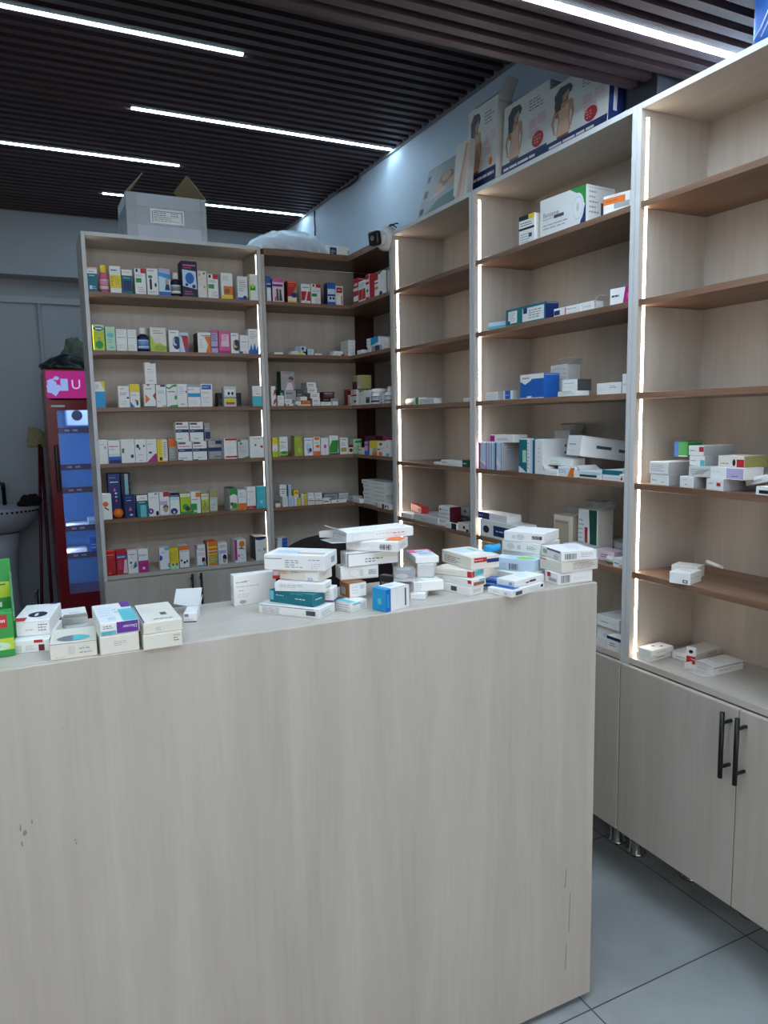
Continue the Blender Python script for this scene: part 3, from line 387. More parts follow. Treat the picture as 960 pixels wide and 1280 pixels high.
(1.333,3.869,1.6370,0.0,0.046,0.055,0.0127,"rightmost red edged white carton on corner unit's third shelf",8,'W','r.9,0,1,1R e.25,.45,.12,.3M l.4,.8,.3,.8,2Q',{}),
(1.281,3.869,1.6498,0.0,0.034,0.055,0.0178,"leftmost white carton, second layer on corner unit's third shelf",8,'W','l.1,.9,.2,.8,2Q',{}),
(1.322,3.869,1.6503,0.0,0.042,0.055,0.0231,"rightmost white carton, second layer on corner unit's third shelf",8,'W','l.1,.9,.2,.8,2I',{}),
(1.283,3.877,1.6682,0.0,0.036,0.055,0.0253,"white carton with pink print, third layer on corner unit's third shelf",8,'W','l.1,.9,.2,.8,2P',{}),
(1.314,3.965,1.6370,0.0,0.023,0.090,0.0877,"dark green carton on corner unit's third shelf",8,'D','l.1,.9,.1,.9,3J',{}),
(1.357,3.955,1.6370,0.0,0.067,0.100,0.0870,"grey carton with dark figure on corner unit's third shelf",8,'S','l.1,.9,.7,.9,1k e.75,.2,.15,.2k r0,0,.1,1J',{}),
(1.415,3.955,1.6370,0.0,0.041,0.100,0.0905,"dark grey carton on corner unit's third shelf",8,'k','l.1,.9,.2,.8,3S',{}),
(1.346,3.945,1.7246,0.0,0.078,0.070,0.1028,"grey green carton with pink portrait on corner unit's third shelf",8,'S','l.1,.9,.88,.95,1R l.1,.7,.7,.82,2s e.75,.6,.18,.12k e.68,.48,.15,.1X t.3,.0,.9,.0,.8,.4,.5,.4Q',{'left': 'D'}),
(1.407,3.869,1.6370,0.0,0.088,0.055,0.0080,"cream carton on corner unit's third shelf",8,'C','r.0,.0,.12,.8k l.3,.9,.2,.8,2s',{}),
(1.380,3.869,1.6456,0.0,0.032,0.055,0.0167,"white carton with open end on corner unit's third shelf",8,'W','l.1,.9,.2,.8,2s',{}),
(1.425,3.869,1.6456,0.0,0.049,0.055,0.0208,"orange red carton on corner unit's third shelf",8,'O','r0,0,1,.1R l.2,.8,.3,.7,2R',{}),
(1.409,3.869,1.6670,0.0,0.044,0.055,0.0198,"white carton on the orange one on corner unit's third shelf",8,'W','r0,.2,.1,.8R l.2,.9,.2,.8,2Q',{}),
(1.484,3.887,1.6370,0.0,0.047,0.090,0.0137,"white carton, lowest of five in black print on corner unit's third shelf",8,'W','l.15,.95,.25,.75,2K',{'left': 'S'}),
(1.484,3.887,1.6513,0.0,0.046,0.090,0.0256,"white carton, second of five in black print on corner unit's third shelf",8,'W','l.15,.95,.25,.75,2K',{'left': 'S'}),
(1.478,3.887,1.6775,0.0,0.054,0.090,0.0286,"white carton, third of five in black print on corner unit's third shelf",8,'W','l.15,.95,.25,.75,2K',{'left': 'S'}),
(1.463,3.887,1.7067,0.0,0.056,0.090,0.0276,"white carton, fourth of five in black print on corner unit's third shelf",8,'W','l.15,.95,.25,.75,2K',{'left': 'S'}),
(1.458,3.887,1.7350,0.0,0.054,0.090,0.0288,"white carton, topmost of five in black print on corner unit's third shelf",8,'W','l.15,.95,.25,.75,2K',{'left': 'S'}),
(1.543,3.869,1.6370,0.0,0.062,0.055,0.0208,"flat white carton with grey name on corner unit's third shelf",8,'W','l.1,.9,.3,.7,2A',{}),
(1.596,3.869,1.6370,0.0,0.036,0.055,0.0217,"flat white and pale blue carton on corner unit's third shelf",8,'W','r0,0,1,.4U l.1,.9,.5,.8,1s',{}),
(1.543,3.869,1.6584,0.0,0.050,0.055,0.0196,"flat black carton on corner unit's third shelf",8,'K','l.2,.8,.3,.7,1S',{}),
(1.593,3.869,1.6593,0.0,0.042,0.055,0.0171,"flat grey carton on corner unit's third shelf",8,'S','l.2,.8,.3,.7,1k',{}),
(1.567,3.887,1.6786,0.0,0.068,0.055,0.0339,"dark maroon carton on corner unit's third shelf",8,'M','r.2,.3,.9,.7k l.1,.9,.6,.9,1Q',{}),
(1.782,4.048,1.6370,-90.0,0.046,0.060,0.0969,"dark red carton on corner unit's third shelf",8,'R','l.2,.8,.2,.9,4M',{}),
(1.729,3.890,1.6370,-90.0,0.039,0.050,0.0594,"small white carton with red print on corner unit's third shelf",8,'W','l.1,.9,.1,.9,5R',{}),
(1.734,3.826,1.6370,-90.0,0.080,0.060,0.0873,"white carton with red name on corner unit's third shelf",8,'W','r0,.58,1,.68R l.2,.9,.7,.95,2I e.7,.25,.18,.08M l.2,.6,.1,.4,2Q',{}),
(1.739,3.789,1.7249,-90.0,0.101,0.070,0.0750,"brown and cream carton on top on corner unit's third shelf",8,'A','r0,0,.62,.55M r.65,0,1,1s l.7,.95,.2,.9,5V',{}),
(1.739,3.679,1.6370,-90.0,0.137,0.070,0.0766,"white carton with black stripes panel on corner unit's third shelf",8,'W','r.6,.1,.95,.4D r.6,.42,.95,.5K t0,.9,.5,1,0,1M l.1,.5,.6,.8,2s',{}),
(1.732,3.551,1.6370,-90.0,0.091,0.055,0.0796,"white tub with lid on corner unit's third shelf",8,'W','',{'kind': 'bottle', 'cap': 'W', 'lab': 'W', 'lab2': 'N', 'fat': 1}),
(1.729,3.477,1.6370,-90.0,0.047,0.050,0.0529,"pale grey carton on corner unit's third shelf",8,'s','l.1,.9,.3,.8,3S e.6,.12,.2,.06k',{}),
(1.732,3.418,1.6370,-90.0,0.063,0.055,0.0858,"white bottle on corner unit's third shelf",8,'W','',{'kind': 'bottle', 'cap': 'W', 'lab': 'W', 'lab2': 'I'}),
(1.238,3.869,1.3640,0.0,0.030,0.055,0.1059,"yellow topped carton on corner unit's fourth shelf",9,'Y','r0,.0,1,.55W r0,.55,1,.66C r0,0,1,.3g e.5,.35,.3,.1Q',{}),
(1.284,3.869,1.3640,0.0,0.052,0.055,0.1085,"white carton with green field on corner unit's fourth shelf",9,'W','r0,.06,1,.24g e.6,.2,.4,.08G r0,0,1,.06N l.2,.9,.68,.76,1k l.2,.9,.4,.6,3S r0,0,.15,1g',{}),
(1.373,3.869,1.3640,0.0,0.049,0.055,0.1104,"olive green carton with ring on corner unit's fourth shelf",9,'o','e.55,.28,.32,.2A e.6,.28,.22,.14g l.1,.9,.75,.9,2g e.85,.78,.1,.04O',{'left': 'A'}),
(1.431,3.869,1.3640,0.0,0.050,0.055,0.0992,"white carton with blue name on corner unit's fourth shelf",9,'W','l.1,.95,.8,.92,1B e.45,.5,.3,.2U t.4,.1,.6,.1,.7,.4,.3,.4L e.7,.3,.15,.12N',{}),
(1.480,3.869,1.3640,0.0,0.040,0.055,0.1023,"white carton with orange foot on corner unit's fourth shelf",9,'W','r0,0,1,.22O e.5,.9,.4,.08O e.6,.48,.3,.08O l.1,.7,.64,.7,1k',{}),
(1.527,3.869,1.3640,0.0,0.045,0.055,0.0943,"white carton with pink flower on corner unit's fourth shelf",9,'W','e.55,.5,.2,.12P r.48,.1,.6,.4Q l.1,.9,.82,.9,1s',{}),
(1.582,3.869,1.3640,0.0,0.054,0.055,0.1066,"white carton with large green shape on corner unit's fourth shelf",9,'W','t0,.1,.9,.1,1,.75,.3,.75,0,.4G r0,0,1,.08D l.2,.8,.82,.9,1J',{'right': 'k'}),
(1.644,3.869,1.3640,0.0,0.049,0.055,0.0932,"white carton with black name and yellow foot on corner unit's fourth shelf",9,'W','l.2,.9,.84,.94,1K l.15,.8,.5,.72,3I r.1,.15,.8,.4A',{}),
(1.686,3.862,1.3640,0.0,0.027,0.040,0.0514,"dark red round berries carton on corner unit's fourth shelf",9,'W','r0,.72,1,1M e.5,.4,.4,.22M r0,0,1,.1C',{}),
(1.734,3.882,1.3640,0.0,0.048,0.055,0.0833,"pale green carton with leaves on corner unit's fourth shelf",9,'J','e.4,.8,.3,.08G e.8,.82,.2,.1G l.2,.8,.2,.6,4o',{}),
(1.724,3.750,1.3640,-90.0,0.060,0.040,0.0360,"cream small carton on corner unit's fourth shelf",9,'C','r.1,.6,.5,.8R e.5,.3,.3,.1U l.1,.9,.1,.2,1I',{}),
(1.734,3.664,1.3640,-90.0,0.064,0.060,0.0723,"purple carton on corner unit's fourth shelf",9,'L','r.6,0,1,1p r0,0,1,.3B r0,.72,1,.8V l.1,.6,.4,.6,2W',{}),
(1.734,3.584,1.3640,-90.0,0.088,0.060,0.0781,"yellow carton with orange foot on corner unit's fourth shelf",9,'Y','r0,0,1,.25O r.5,.2,1,.5S r0,.0,.35,.5C',{}),
(1.734,3.483,1.3640,-90.0,0.094,0.060,0.0758,"white carton with red badge on corner unit's fourth shelf",9,'W','e.4,.82,.2,.1R e.35,.15,.25,.14O r0,.4,.3,.5B l.4,.9,.4,.6,2s',{}),
(1.734,3.412,1.3640,-90.0,0.040,0.060,0.0854,"white carton with teal foot on corner unit's fourth shelf",9,'W','r0,0,1,.2c l.1,.9,.5,.8,3L',{}),
(1.807,3.578,1.3640,-90.0,0.076,0.060,0.0976,"pink carton lying behind on corner unit's fourth shelf",9,'p','l.1,.9,.2,.8,2P',{}),
(1.802,3.774,1.3640,-90.0,0.141,0.050,0.0995,"maroon carton by post on corner unit's fourth shelf",9,'M','l.1,.9,.6,.9,2V',{}),
(1.243,3.869,1.0890,0.0,0.028,0.055,0.0202,"small flat white carton on corner unit's fifth shelf",10,'W','l.1,.9,.2,.6,2S r0,.8,1,1C',{}),
(1.285,3.869,1.0890,0.0,0.030,0.055,0.0571,"white carton, lower stack on corner unit's fifth shelf",10,'W','l.1,.9,.1,.9,5S',{}),
(1.319,3.869,1.0890,0.0,0.031,0.055,0.0549,"pale blue carton, lower stack on corner unit's fifth shelf",10,'U','l.1,.9,.1,.9,5I',{}),
(1.275,3.870,1.1467,0.0,0.038,0.055,0.0646,"white carton with red print, upper stack on corner unit's fifth shelf",10,'W','r0,.58,1,.64k l.2,.9,.2,.5,2M l.2,.9,.7,.9,2S',{}),
(1.310,3.870,1.1445,0.0,0.024,0.055,0.0648,"blue and white carton, upper stack on corner unit's fifth shelf",10,'U','r0,0,.3,1N l.4,.9,.1,.9,5B',{}),
(1.346,3.869,1.0890,0.0,0.016,0.055,0.0443,"white side of yellow carton on corner unit's fifth shelf",10,'W','l.1,.9,.1,.9,4S',{}),
(1.366,3.869,1.0890,0.0,0.018,0.055,0.0431,"yellow carton, lower row on corner unit's fifth shelf",10,'Y','l.1,.9,.1,.9,3A',{}),
(1.349,3.869,1.1339,0.0,0.027,0.055,0.0414,"yellow carton, upper row on corner unit's fifth shelf",10,'Y','r0,0,1,.4W e.5,.7,.3,.15O l.1,.9,.1,.3,2I',{}),
(1.386,3.869,1.0890,0.0,0.015,0.055,0.0641,"white carton with grey print on corner unit's fifth shelf",10,'W','l.1,.9,.05,.9,7k',{}),
(1.404,3.869,1.0890,0.0,0.016,0.055,0.0629,"yellow edged carton on corner unit's fifth shelf",10,'Y','l.1,.9,.05,.9,5k',{}),
(1.436,3.869,1.0890,0.0,0.041,0.055,0.0192,"leftmost white carton with pink line, lowest layer on corner unit's fifth shelf",10,'W','l.1,.9,.2,.7,2k r0,.85,1,1Q',{}),
(1.481,3.869,1.0890,0.0,0.042,0.055,0.0162,"rightmost white carton with pink line, lowest layer on corner unit's fifth shelf",10,'W','l.1,.9,.2,.7,2k r0,.85,1,1Q',{}),
(1.437,3.869,1.1088,0.0,0.041,0.055,0.0232,"leftmost white carton with pink line, middle layer on corner unit's fifth shelf",10,'W','l.1,.9,.2,.7,2k r0,.1,1,.25R',{}),
(1.482,3.869,1.1058,0.0,0.042,0.055,0.0233,"rightmost white carton with pink line, middle layer on corner unit's fifth shelf",10,'W','l.1,.9,.2,.7,2k r0,.1,1,.25R',{}),
(1.435,3.869,1.1325,0.0,0.036,0.055,0.0246,"leftmost white carton with pink line, top layer on corner unit's fifth shelf",10,'W','l.5,.9,.2,.7,2k r0,.3,.4,.8Q',{}),
(1.480,3.869,1.1297,0.0,0.043,0.055,0.0247,"rightmost white carton with pink line, top layer on corner unit's fifth shelf",10,'W','l.1,.9,.2,.7,2P',{}),
(1.530,3.869,1.0890,0.0,0.048,0.055,0.0320,"white carton with black corner print on corner unit's fifth shelf",10,'W','r.8,.6,.95,.85K r.1,.3,.7,.5k l.1,.7,.6,.8,1S',{}),
(1.604,3.869,1.0890,0.0,0.092,0.055,0.0186,"long flat white carton on corner unit's fifth shelf",10,'W','e.4,.5,.05,.2K l.1,.9,.2,.4,1s',{}),
(1.672,3.965,1.0890,0.0,0.061,0.070,0.0460,"grey carton at the back on corner unit's fifth shelf",10,'s','l.1,.9,.3,.8,2S',{}),
(1.591,3.965,1.0890,0.0,0.083,0.070,0.0441,"long grey carton at the back on corner unit's fifth shelf",10,'S','l.1,.9,.3,.8,2k',{}),
(1.722,3.883,1.0890,-90.0,0.073,0.060,0.0300,"small grey white carton on corner unit's fifth shelf",10,'s','l.1,.9,.3,.8,2S',{}),
(1.706,3.796,1.0890,-90.0,0.087,0.028,0.0240,"flat white carton near the bend on corner unit's fifth shelf",10,'W','l.1,.9,.3,.8,2s',{}),
(1.772,3.618,1.0890,-90.0,0.309,0.100,0.0215,"long flat white carton, lowest of six on corner unit's fifth shelf",10,'W','l.05,.3,.3,.8,1I l.5,.95,.3,.7,1A',{}),
(1.772,3.617,1.1111,-90.0,0.291,0.100,0.0215,"long flat white carton, second of six on corner unit's fifth shelf",10,'W','l.05,.3,.3,.8,1I l.5,.95,.3,.7,1A',{}),
(1.772,3.625,1.1332,-90.0,0.290,0.100,0.0215,"long flat white carton, third of six on corner unit's fifth shelf",10,'W','l.05,.3,.3,.8,1I l.5,.95,.3,.7,1A',{}),
(1.772,3.610,1.1553,-90.0,0.300,0.100,0.0215,"long flat white carton, fourth of six on corner unit's fifth shelf",10,'W','l.05,.3,.3,.8,1I l.5,.95,.3,.7,1A',{}),
(1.772,3.618,1.1774,-90.0,0.299,0.100,0.0215,"long flat white carton, fifth of six on corner unit's fifth shelf",10,'W','l.05,.3,.3,.8,1I l.5,.95,.3,.7,1A',{}),
(1.772,3.631,1.1995,-90.0,0.308,0.100,0.0215,"long flat white carton, topmost of six on corner unit's fifth shelf",10,'W','l.05,.3,.3,.8,1I l.5,.95,.3,.7,1A',{}),
(1.706,3.506,1.0890,-90.0,0.066,0.027,0.0250,"small white carton in front of stack on corner unit's fifth shelf",10,'W','r0,0,.3,1S l.4,.9,.2,.8,2s',{}),
(1.706,3.426,1.0890,-90.0,0.084,0.027,0.0250,"purple black and white small carton on corner unit's fifth shelf",10,'W','r0,0,.3,1n r.4,.2,.9,.8V e.7,.4,.15,.25W',{}),
(1.257,3.877,0.8060,0.0,0.061,0.070,0.0510,"lowest blue and white carton on corner unit's cabinet ledge",11,'W','r.45,0,1,1B l.05,.4,.3,.8,2c',{}),
(1.259,3.877,0.8576,0.0,0.059,0.070,0.0194,"third blue and white carton on corner unit's cabinet ledge",11,'W','r.45,0,1,1B l.05,.4,.3,.8,2c',{}),
(1.260,3.877,0.8775,0.0,0.057,0.070,0.0195,"second blue and white carton on corner unit's cabinet ledge",11,'W','r.45,0,1,1B l.05,.4,.3,.8,2c',{}),
(1.261,3.877,0.8976,0.0,0.055,0.070,0.0194,"topmost blue and white carton on corner unit's cabinet ledge",11,'W','r.45,0,1,1B l.05,.4,.3,.8,2c',{}),
(1.750,3.225,1.6230,-90.0,0.085,0.055,0.0326,"white capped roll on narrow unit's third shelf",12,'W','',{'kind': 'roll', 'end': 'H'}),
(1.729,3.100,1.6230,-90.0,0.052,0.050,0.0324,"small white and green carton on narrow unit's third shelf",12,'W','r.4,0,1,1G l.05,.35,.2,.8,2s',{}),
(1.724,3.000,1.6230,-90.0,0.137,0.040,0.0253,"long grey carton on narrow unit's third shelf",12,'s','l.1,.9,.3,.7,2S',{}),
(1.729,2.662,1.6230,-90.0,0.042,0.050,0.0159,"small white carton on narrow unit's third shelf",12,'W','l.1,.9,.3,.7,1s',{}),
(1.719,2.911,1.3460,-90.0,0.056,0.030,0.0120,"small white crumpled packet on narrow unit's fourth shelf",13,'W','l.1,.9,.2,.8,2s',{}),
(1.729,2.787,1.3460,-90.0,0.173,0.050,0.0243,"long flat white carton on narrow unit's fourth shelf",13,'W','l.05,.4,.3,.8,1I l.1,.9,.15,.3,1s',{}),
(1.729,2.669,1.3460,-90.0,0.052,0.050,0.0309,"dark green carton end on narrow unit's fourth shelf",13,'D','l.1,.9,.3,.7,1J',{}),
(1.754,3.212,1.0670,-90.0,0.133,0.100,0.0226,"flat white carton beneath red tube on narrow unit's fifth shelf",14,'W','e.1,.5,.04,.25K l.2,.9,.3,.7,1s',{}),
(1.764,3.020,1.0670,-90.0,0.221,0.120,0.0334,"flat grey carton on narrow unit's fifth shelf",14,'s','l.3,.6,.2,.5,2k r0,.85,1,1W',{}),
(1.749,3.160,1.0902,-104.0,0.195,0.035,0.0350,"red tube box with white end on narrow unit's fifth shelf",14,'R','r0,0,.08,1H r.08,0,.14,1k l.15,.6,.3,.5,1P',{'zoff': 0.008}),
(1.742,2.863,1.0670,-90.0,0.096,0.060,0.0905,"standing white carton on narrow unit's fifth shelf",14,'W','e.15,.82,.07,.05K l.25,.9,.8,.86,1k r0,.62,1,.64k r0,.42,1,.44k r0,.22,1,.24k l.1,.9,.45,.75,3s',{'right': 'M'}),
(1.703,2.779,1.0670,-90.0,0.095,0.014,0.0260,"small white and black carton on narrow unit's fifth shelf",14,'W','r.55,0,1,1K l.1,.45,.3,.7,2S',{}),
(1.742,2.689,1.0670,-90.0,0.090,0.080,0.0340,"cream carton with black dots on narrow unit's fifth shelf",14,'C','e.6,.5,.1,.2K r.8,0,1,.35K l.1,.4,.3,.7,1s',{}),
(1.842,2.847,1.0670,-90.0,0.123,0.100,0.0450,"dark brown carton on narrow unit's fifth shelf",14,'k','e.5,.4,.08,.2n l.1,.9,.6,.8,1S',{}),
(1.837,2.843,1.1126,-90.0,0.100,0.080,0.0400,"grey carton on the dark one on narrow unit's fifth shelf",14,'S','r0,.2,.3,.8K e.75,.5,.1,.2k',{}),
(1.732,2.265,2.1810,-84.0,0.081,0.040,0.1030,"white carton with black and yellow top on middle unit's top shelf",15,'W','r0,.84,.62,1K r.62,.84,1,1Y r0,.5,1,.58K l.1,.9,.62,.78,2k l.1,.9,.05,.4,4S r.65,.22,.85,.36k',{}),
(1.799,2.094,2.1810,-86.0,0.223,0.135,0.1350,"long white carton with green and navy end on middle unit's top shelf",15,'W','t.66,1,1,1,1,.5,.85,.82G t.85,0,1,0,1,.6,.92,.3N e.83,.5,.13,.36W e.83,.5,.105,.28U e.83,.5,.095,.25W e.83,.52,.03,.1s xBunjame,.08,.58,.17,I l.08,.33,.45,.5,1k r.32,.44,.54,.52k l.08,.75,.2,.36,2S|r:r.5,.25,.85,.6k l.1,.45,.3,.9,5S',{}),
(1.736,1.814,2.1810,-76.0,0.097,0.050,0.0550,"tilted white carton with orange stripe on middle unit's top shelf",15,'W','r0,.5,.8,.85O r.4,.2,.95,.5S l.1,.7,.6,.75,1F l.2,.9,.86,.96,1s',{'flap': 'r'}),
(1.741,2.470,1.8990,-70.0,0.082,0.040,0.0300,"small teal and white carton on middle unit's second shelf",16,'c','r0,.5,1,1U r0,.15,1,.2k',{}),
(1.742,2.270,1.8990,-90.0,0.238,0.060,0.0633,"dark teal carton with two white labels on middle unit's second shelf",16,'N','r0,0,1,1T r.07,.15,.3,.85W l.1,.28,.25,.8,5I r.44,.1,.97,.85W r.46,.55,.56,.85N l.6,.95,.2,.75,4I r.07,.15,.12,.3N',{}),
(1.737,2.036,1.8990,-90.0,0.138,0.050,0.0289,"flat white carton with red stripe on middle unit's second shelf",16,'W','r.02,.2,.24,.75N r.43,.1,.47,.9R l.5,.9,.55,.75,1I l.3,.9,.15,.3,1s',{}),
(1.732,1.931,1.8990,-90.0,0.059,0.040,0.0300,"open white packet on middle unit's second shelf",16,'W','l.1,.9,.3,.7,1s',{'flap': 'r'}),
(1.732,1.786,1.8990,-82.0,0.075,0.050,0.0500,"white carton with magenta end on middle unit's second shelf",16,'W','t.66,0,1,0,1,1,.78,1p l.1,.6,.35,.7,1k r.85,.3,.95,.6P',{}),
(1.734,2.474,1.6230,-90.0,0.087,0.060,0.0318,"slanted white carton on middle unit's third shelf",17,'W','l.1,.8,.5,.6,1c l.1,.8,.2,.3,1s',{'right': 'S'}),
(1.734,2.365,1.6230,-90.0,0.058,0.060,0.0335,"white carton with blue square on middle unit's third shelf",17,'W','r.2,.05,.8,1B l.3,.7,.4,.6,1U',{'right': 'S'}),
(1.747,2.226,1.6230,-90.0,0.141,0.070,0.0889,"bright blue carton with white notch on middle unit's third shelf",17,'B','r0,.8,1,.9W t0,.9,0,.72,.22,.58,.48,.75,.48,1,0,1W r.48,.9,1,1W l.1,.42,.78,.9,1k r.3,.02,.5,.1W r0,0,1,.03W',{}),
(1.822,2.170,1.6230,-90.0,0.091,0.060,0.1194,"tall pale carton with open lid on middle unit's third shelf",17,'s','l.1,.9,.85,.9,1S l.45,.8,.52,.58,2k l.8,.95,.3,.9,5I r0,0,.06,1W',{'flap': 't'}),
(1.732,2.020,1.6230,-90.0,0.093,0.060,0.0178,"flat white carton under another on middle unit's third shelf",17,'W','l.1,.9,.3,.7,1s e.5,.9,.3,.2s',{}),
(1.742,2.017,1.6414,-90.0,0.080,0.060,0.0387,"small white carton on another on middle unit's third shelf",17,'W','l.15,.85,.62,.72,1B l.2,.8,.3,.42,1s',{'right': 'k'}),
(1.757,1.840,1.6230,-90.0,0.108,0.070,0.0372,"slanted white carton by upright on middle unit's third shelf",17,'W','l.55,.9,.5,.75,2k l.1,.4,.3,.6,3s',{}),
(1.732,1.749,1.6230,-90.0,0.029,0.050,0.0600,"white carton end against upright on middle unit's third shelf",17,'W','l.1,.8,.3,.6,1s',{}),
(1.749,2.538,1.3460,-90.0,0.058,0.090,0.1092,"grey blue carton with pink edge on middle unit's fourth shelf",18,'L','r0,0,.2,1M t.2,.3,.9,.12,.9,.25,.2,.45W r.3,.3,.9,1U r.95,0,1,1N',{}),
(1.749,2.478,1.3460,-90.0,0.053,0.090,0.1098,"plain grey blue carton on middle unit's fourth shelf",18,'U','r.15,0,.3,1S r.5,0,.6,1I r.92,0,1,1V',{}),
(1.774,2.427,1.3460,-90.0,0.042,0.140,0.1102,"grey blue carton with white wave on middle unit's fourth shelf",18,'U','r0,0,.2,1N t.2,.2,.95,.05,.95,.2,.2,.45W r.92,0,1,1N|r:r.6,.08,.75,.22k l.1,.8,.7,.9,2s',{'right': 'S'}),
(1.747,2.418,1.4564,-86.0,0.144,0.070,0.0300,"white carton with pink end lying on top on middle unit's fourth shelf",18,'W','r0,.1,.2,.9p l.3,.9,.25,.6,2R',{}),
(1.737,2.243,1.3460,-90.0,0.091,0.070,0.1310,"teal carton with white stripe on middle unit's fourth shelf",18,'T','r.55,0,.75,1W l.58,.72,.1,.9,8I r.75,0,.92,1U r.92,0,1,1N r.25,.3,.5,.65J t0,0,.55,0,0,.2W r0,.95,1,1W',{}),
(1.784,2.168,1.3460,-90.0,0.047,0.165,0.1277,"white upright carton with grey side on middle unit's fourth shelf",18,'W','l.4,.6,.3,.8,4S|r:l.6,.8,.1,.9,4k r.7,.05,.85,.3c e.3,.7,.12,.2s',{'right': 's'}),
(1.912,2.258,1.3460,-90.0,0.092,0.060,0.1549,"tall open grey carton on middle unit's fourth shelf",18,'s','l.5,.9,.2,.5,2S',{'flap': 't', 'right': 'S'}),
(1.820,1.991,1.3460,-100.0,0.091,0.200,0.0700,"tilted big white carton on middle unit's fourth shelf",18,'W','l.15,.75,.5,.62,1k l.15,.7,.2,.3,1s|r:r.3,.45,.6,.6k r.75,.4,.9,.55k',{'zoff': 0.06, 'pitch': -8, 'right': 'W'}),
(1.752,2.078,1.3460,-90.0,0.133,0.060,0.0270,"flat white carton beneath the tilted one on middle unit's fourth shelf",18,'W','l.1,.6,.4,.7,1s l.1,.8,.1,.3,1L',{'zoff': 0.035}),
(1.740,2.013,1.3460,-90.0,0.092,0.080,0.0340,"white carton with orange and blue print on middle unit's fourth shelf",18,'W','r.55,.05,.95,.95O t.55,.05,.75,.95,.55,.95W l.05,.5,.35,.8,3b',{}),
(1.721,2.091,1.3460,-90.0,0.069,0.050,0.0200,"open crumpled white packet on middle unit's fourth shelf",18,'W','l.1,.7,.3,.6,1s',{'flap': 'l'}),
(1.749,1.898,1.3460,-90.0,0.104,0.090,0.0260,"flat open teal and white carton on middle unit's fourth shelf",18,'W','r0,.2,.8,.5D r0,.6,1,.85U',{'flap': 'l'}),
(1.754,1.796,1.3460,-90.0,0.091,0.100,0.0340,"flat carton with teal stripe on middle unit's fourth shelf",18,'W','r0,.55,1,1T l.1,.9,.15,.35,1s',{}),
(1.698,1.740,1.3460,-90.0,0.024,0.011,0.0250,"small white carton by the upright on middle unit's fourth shelf",18,'W','e.4,.4,.2,.2R l.3,.8,.6,.8,1k',{}),
(1.742,2.419,1.0670,-90.0,0.277,0.080,0.0701,"white carton with navy label and emblem on middle unit's fifth shelf",19,'W','e.17,.45,.08,.22n r.36,.15,.85,.75N l.42,.8,.35,.55,1U',{}),
(1.742,2.485,1.1377,-90.0,0.227,0.070,0.0293,"white carton with navy end on middle unit's fifth shelf",19,'W','r0,.05,.46,.95N l.05,.4,.4,.6,1U l.55,.95,.4,.6,1s',{}),
(1.817,2.125,1.0670,-90.0,0.106,0.070,0.1250,"cream carton with open lid on middle unit's fifth shelf",19,'C','r.05,.1,.8,.85q l.1,.75,.75,.82,1F r.82,0,1,1C',{'flap': 't', 'right': 'q'}),
(1.743,1.982,1.0670,-90.0,0.123,0.062,0.0400,"flat grey white box on middle unit's fifth shelf",19,'s','l.1,.9,.3,.7,1S',{}),
(1.817,1.993,1.0670,-90.0,0.101,0.070,0.1600,"white carton with dark green band and open lid on middle unit's fifth shelf",19,'W','t.62,.0,.95,.0,.95,1,.55,1,.6,.5D l.05,.3,.2,.8,6c r.35,.25,.5,.6R',{'flap': 't', 'right': 'C'}),
(1.912,1.947,1.0670,-90.0,0.131,0.090,0.0450,"flat grey carton by upright on middle unit's fifth shelf",19,'s','l.1,.9,.3,.7,1S',{}),
(1.772,1.869,1.0670,-90.0,0.089,0.050,0.0360,"flat pinkish carton on middle unit's fifth shelf",19,'Q','r0,0,.15,1W l.3,.9,.3,.7,2M e.8,.5,.05,.2k',{}),
(1.742,1.833,1.0670,-90.0,0.035,0.055,0.0231,"white tube packet on middle unit's fifth shelf",19,'W','',{'kind': 'roll', 'end': 's'}),
(1.734,1.756,1.0670,-90.0,0.058,0.060,0.0300,"crumpled white packet on middle unit's fifth shelf",19,'W','l.1,.6,.3,.6,1N r.5,0,1,.4H',{}),
(1.802,1.851,0.7900,-90.0,0.107,0.100,0.0500,"white carton at the bottom on middle unit's cabinet ledge",20,'W','l.3,.9,.2,.5,2S r0,.75,1,1C',{}),
(1.726,1.773,0.7900,-90.0,0.064,0.045,0.0420,"small white and blue carton on middle unit's cabinet ledge",20,'W','r0,.75,1,1N l.2,.9,.2,.55,2k',{}),
(1.797,1.843,0.8406,-90.0,0.108,0.110,0.0380,"flat white carton on top on middle unit's cabinet ledge",20,'W','l.2,.6,.3,.6,1A l.6,.9,.3,.6,1s',{}),
(1.764,1.600,1.3460,-90.0,0.070,0.120,0.0330,"flat white carton, bottom of left pile on right unit's fourth shelf",21,'W','l.1,.5,.3,.6,1A l.6,.9,.2,.4,1k',{'right': 'S'}),
(1.772,1.603,1.3796,-90.0,0.073,0.140,0.0360,"crumpled white carton on left pile on right unit's fourth shelf",21,'W','l.1,.9,.2,.8,4S',{'right': 'S'}),
(1.822,1.602,1.4162,-90.0,0.051,0.060,0.0450,"blue and green carton on right unit's fourth shelf",21,'G','r0,0,.33,1B r.33,0,1,.06W',{'zoff': 0.012}),
(1.754,1.495,1.3460,-96.0,0.055,0.100,0.0320,"flat white carton with dark corner on right unit's fourth shelf",21,'W','l.4,.6,.2,.4,1k l.2,.8,.6,.8,1s',{'right': 'S'}),
(1.752,1.466,1.3786,-82.0,0.074,0.080,0.0300,"crumpled grey white packet on right unit's fourth shelf",21,'s','t.1,.1,.6,.3,.9,.8,.4,.6S l.1,.9,.2,.8,3S',{}),
(1.782,1.478,1.4092,-94.0,0.057,0.120,0.0280,"white carton with green stripe on right unit's fourth shelf",21,'W','r.72,0,1,.6c l.1,.6,.4,.6,1G',{'right': 'S'}),
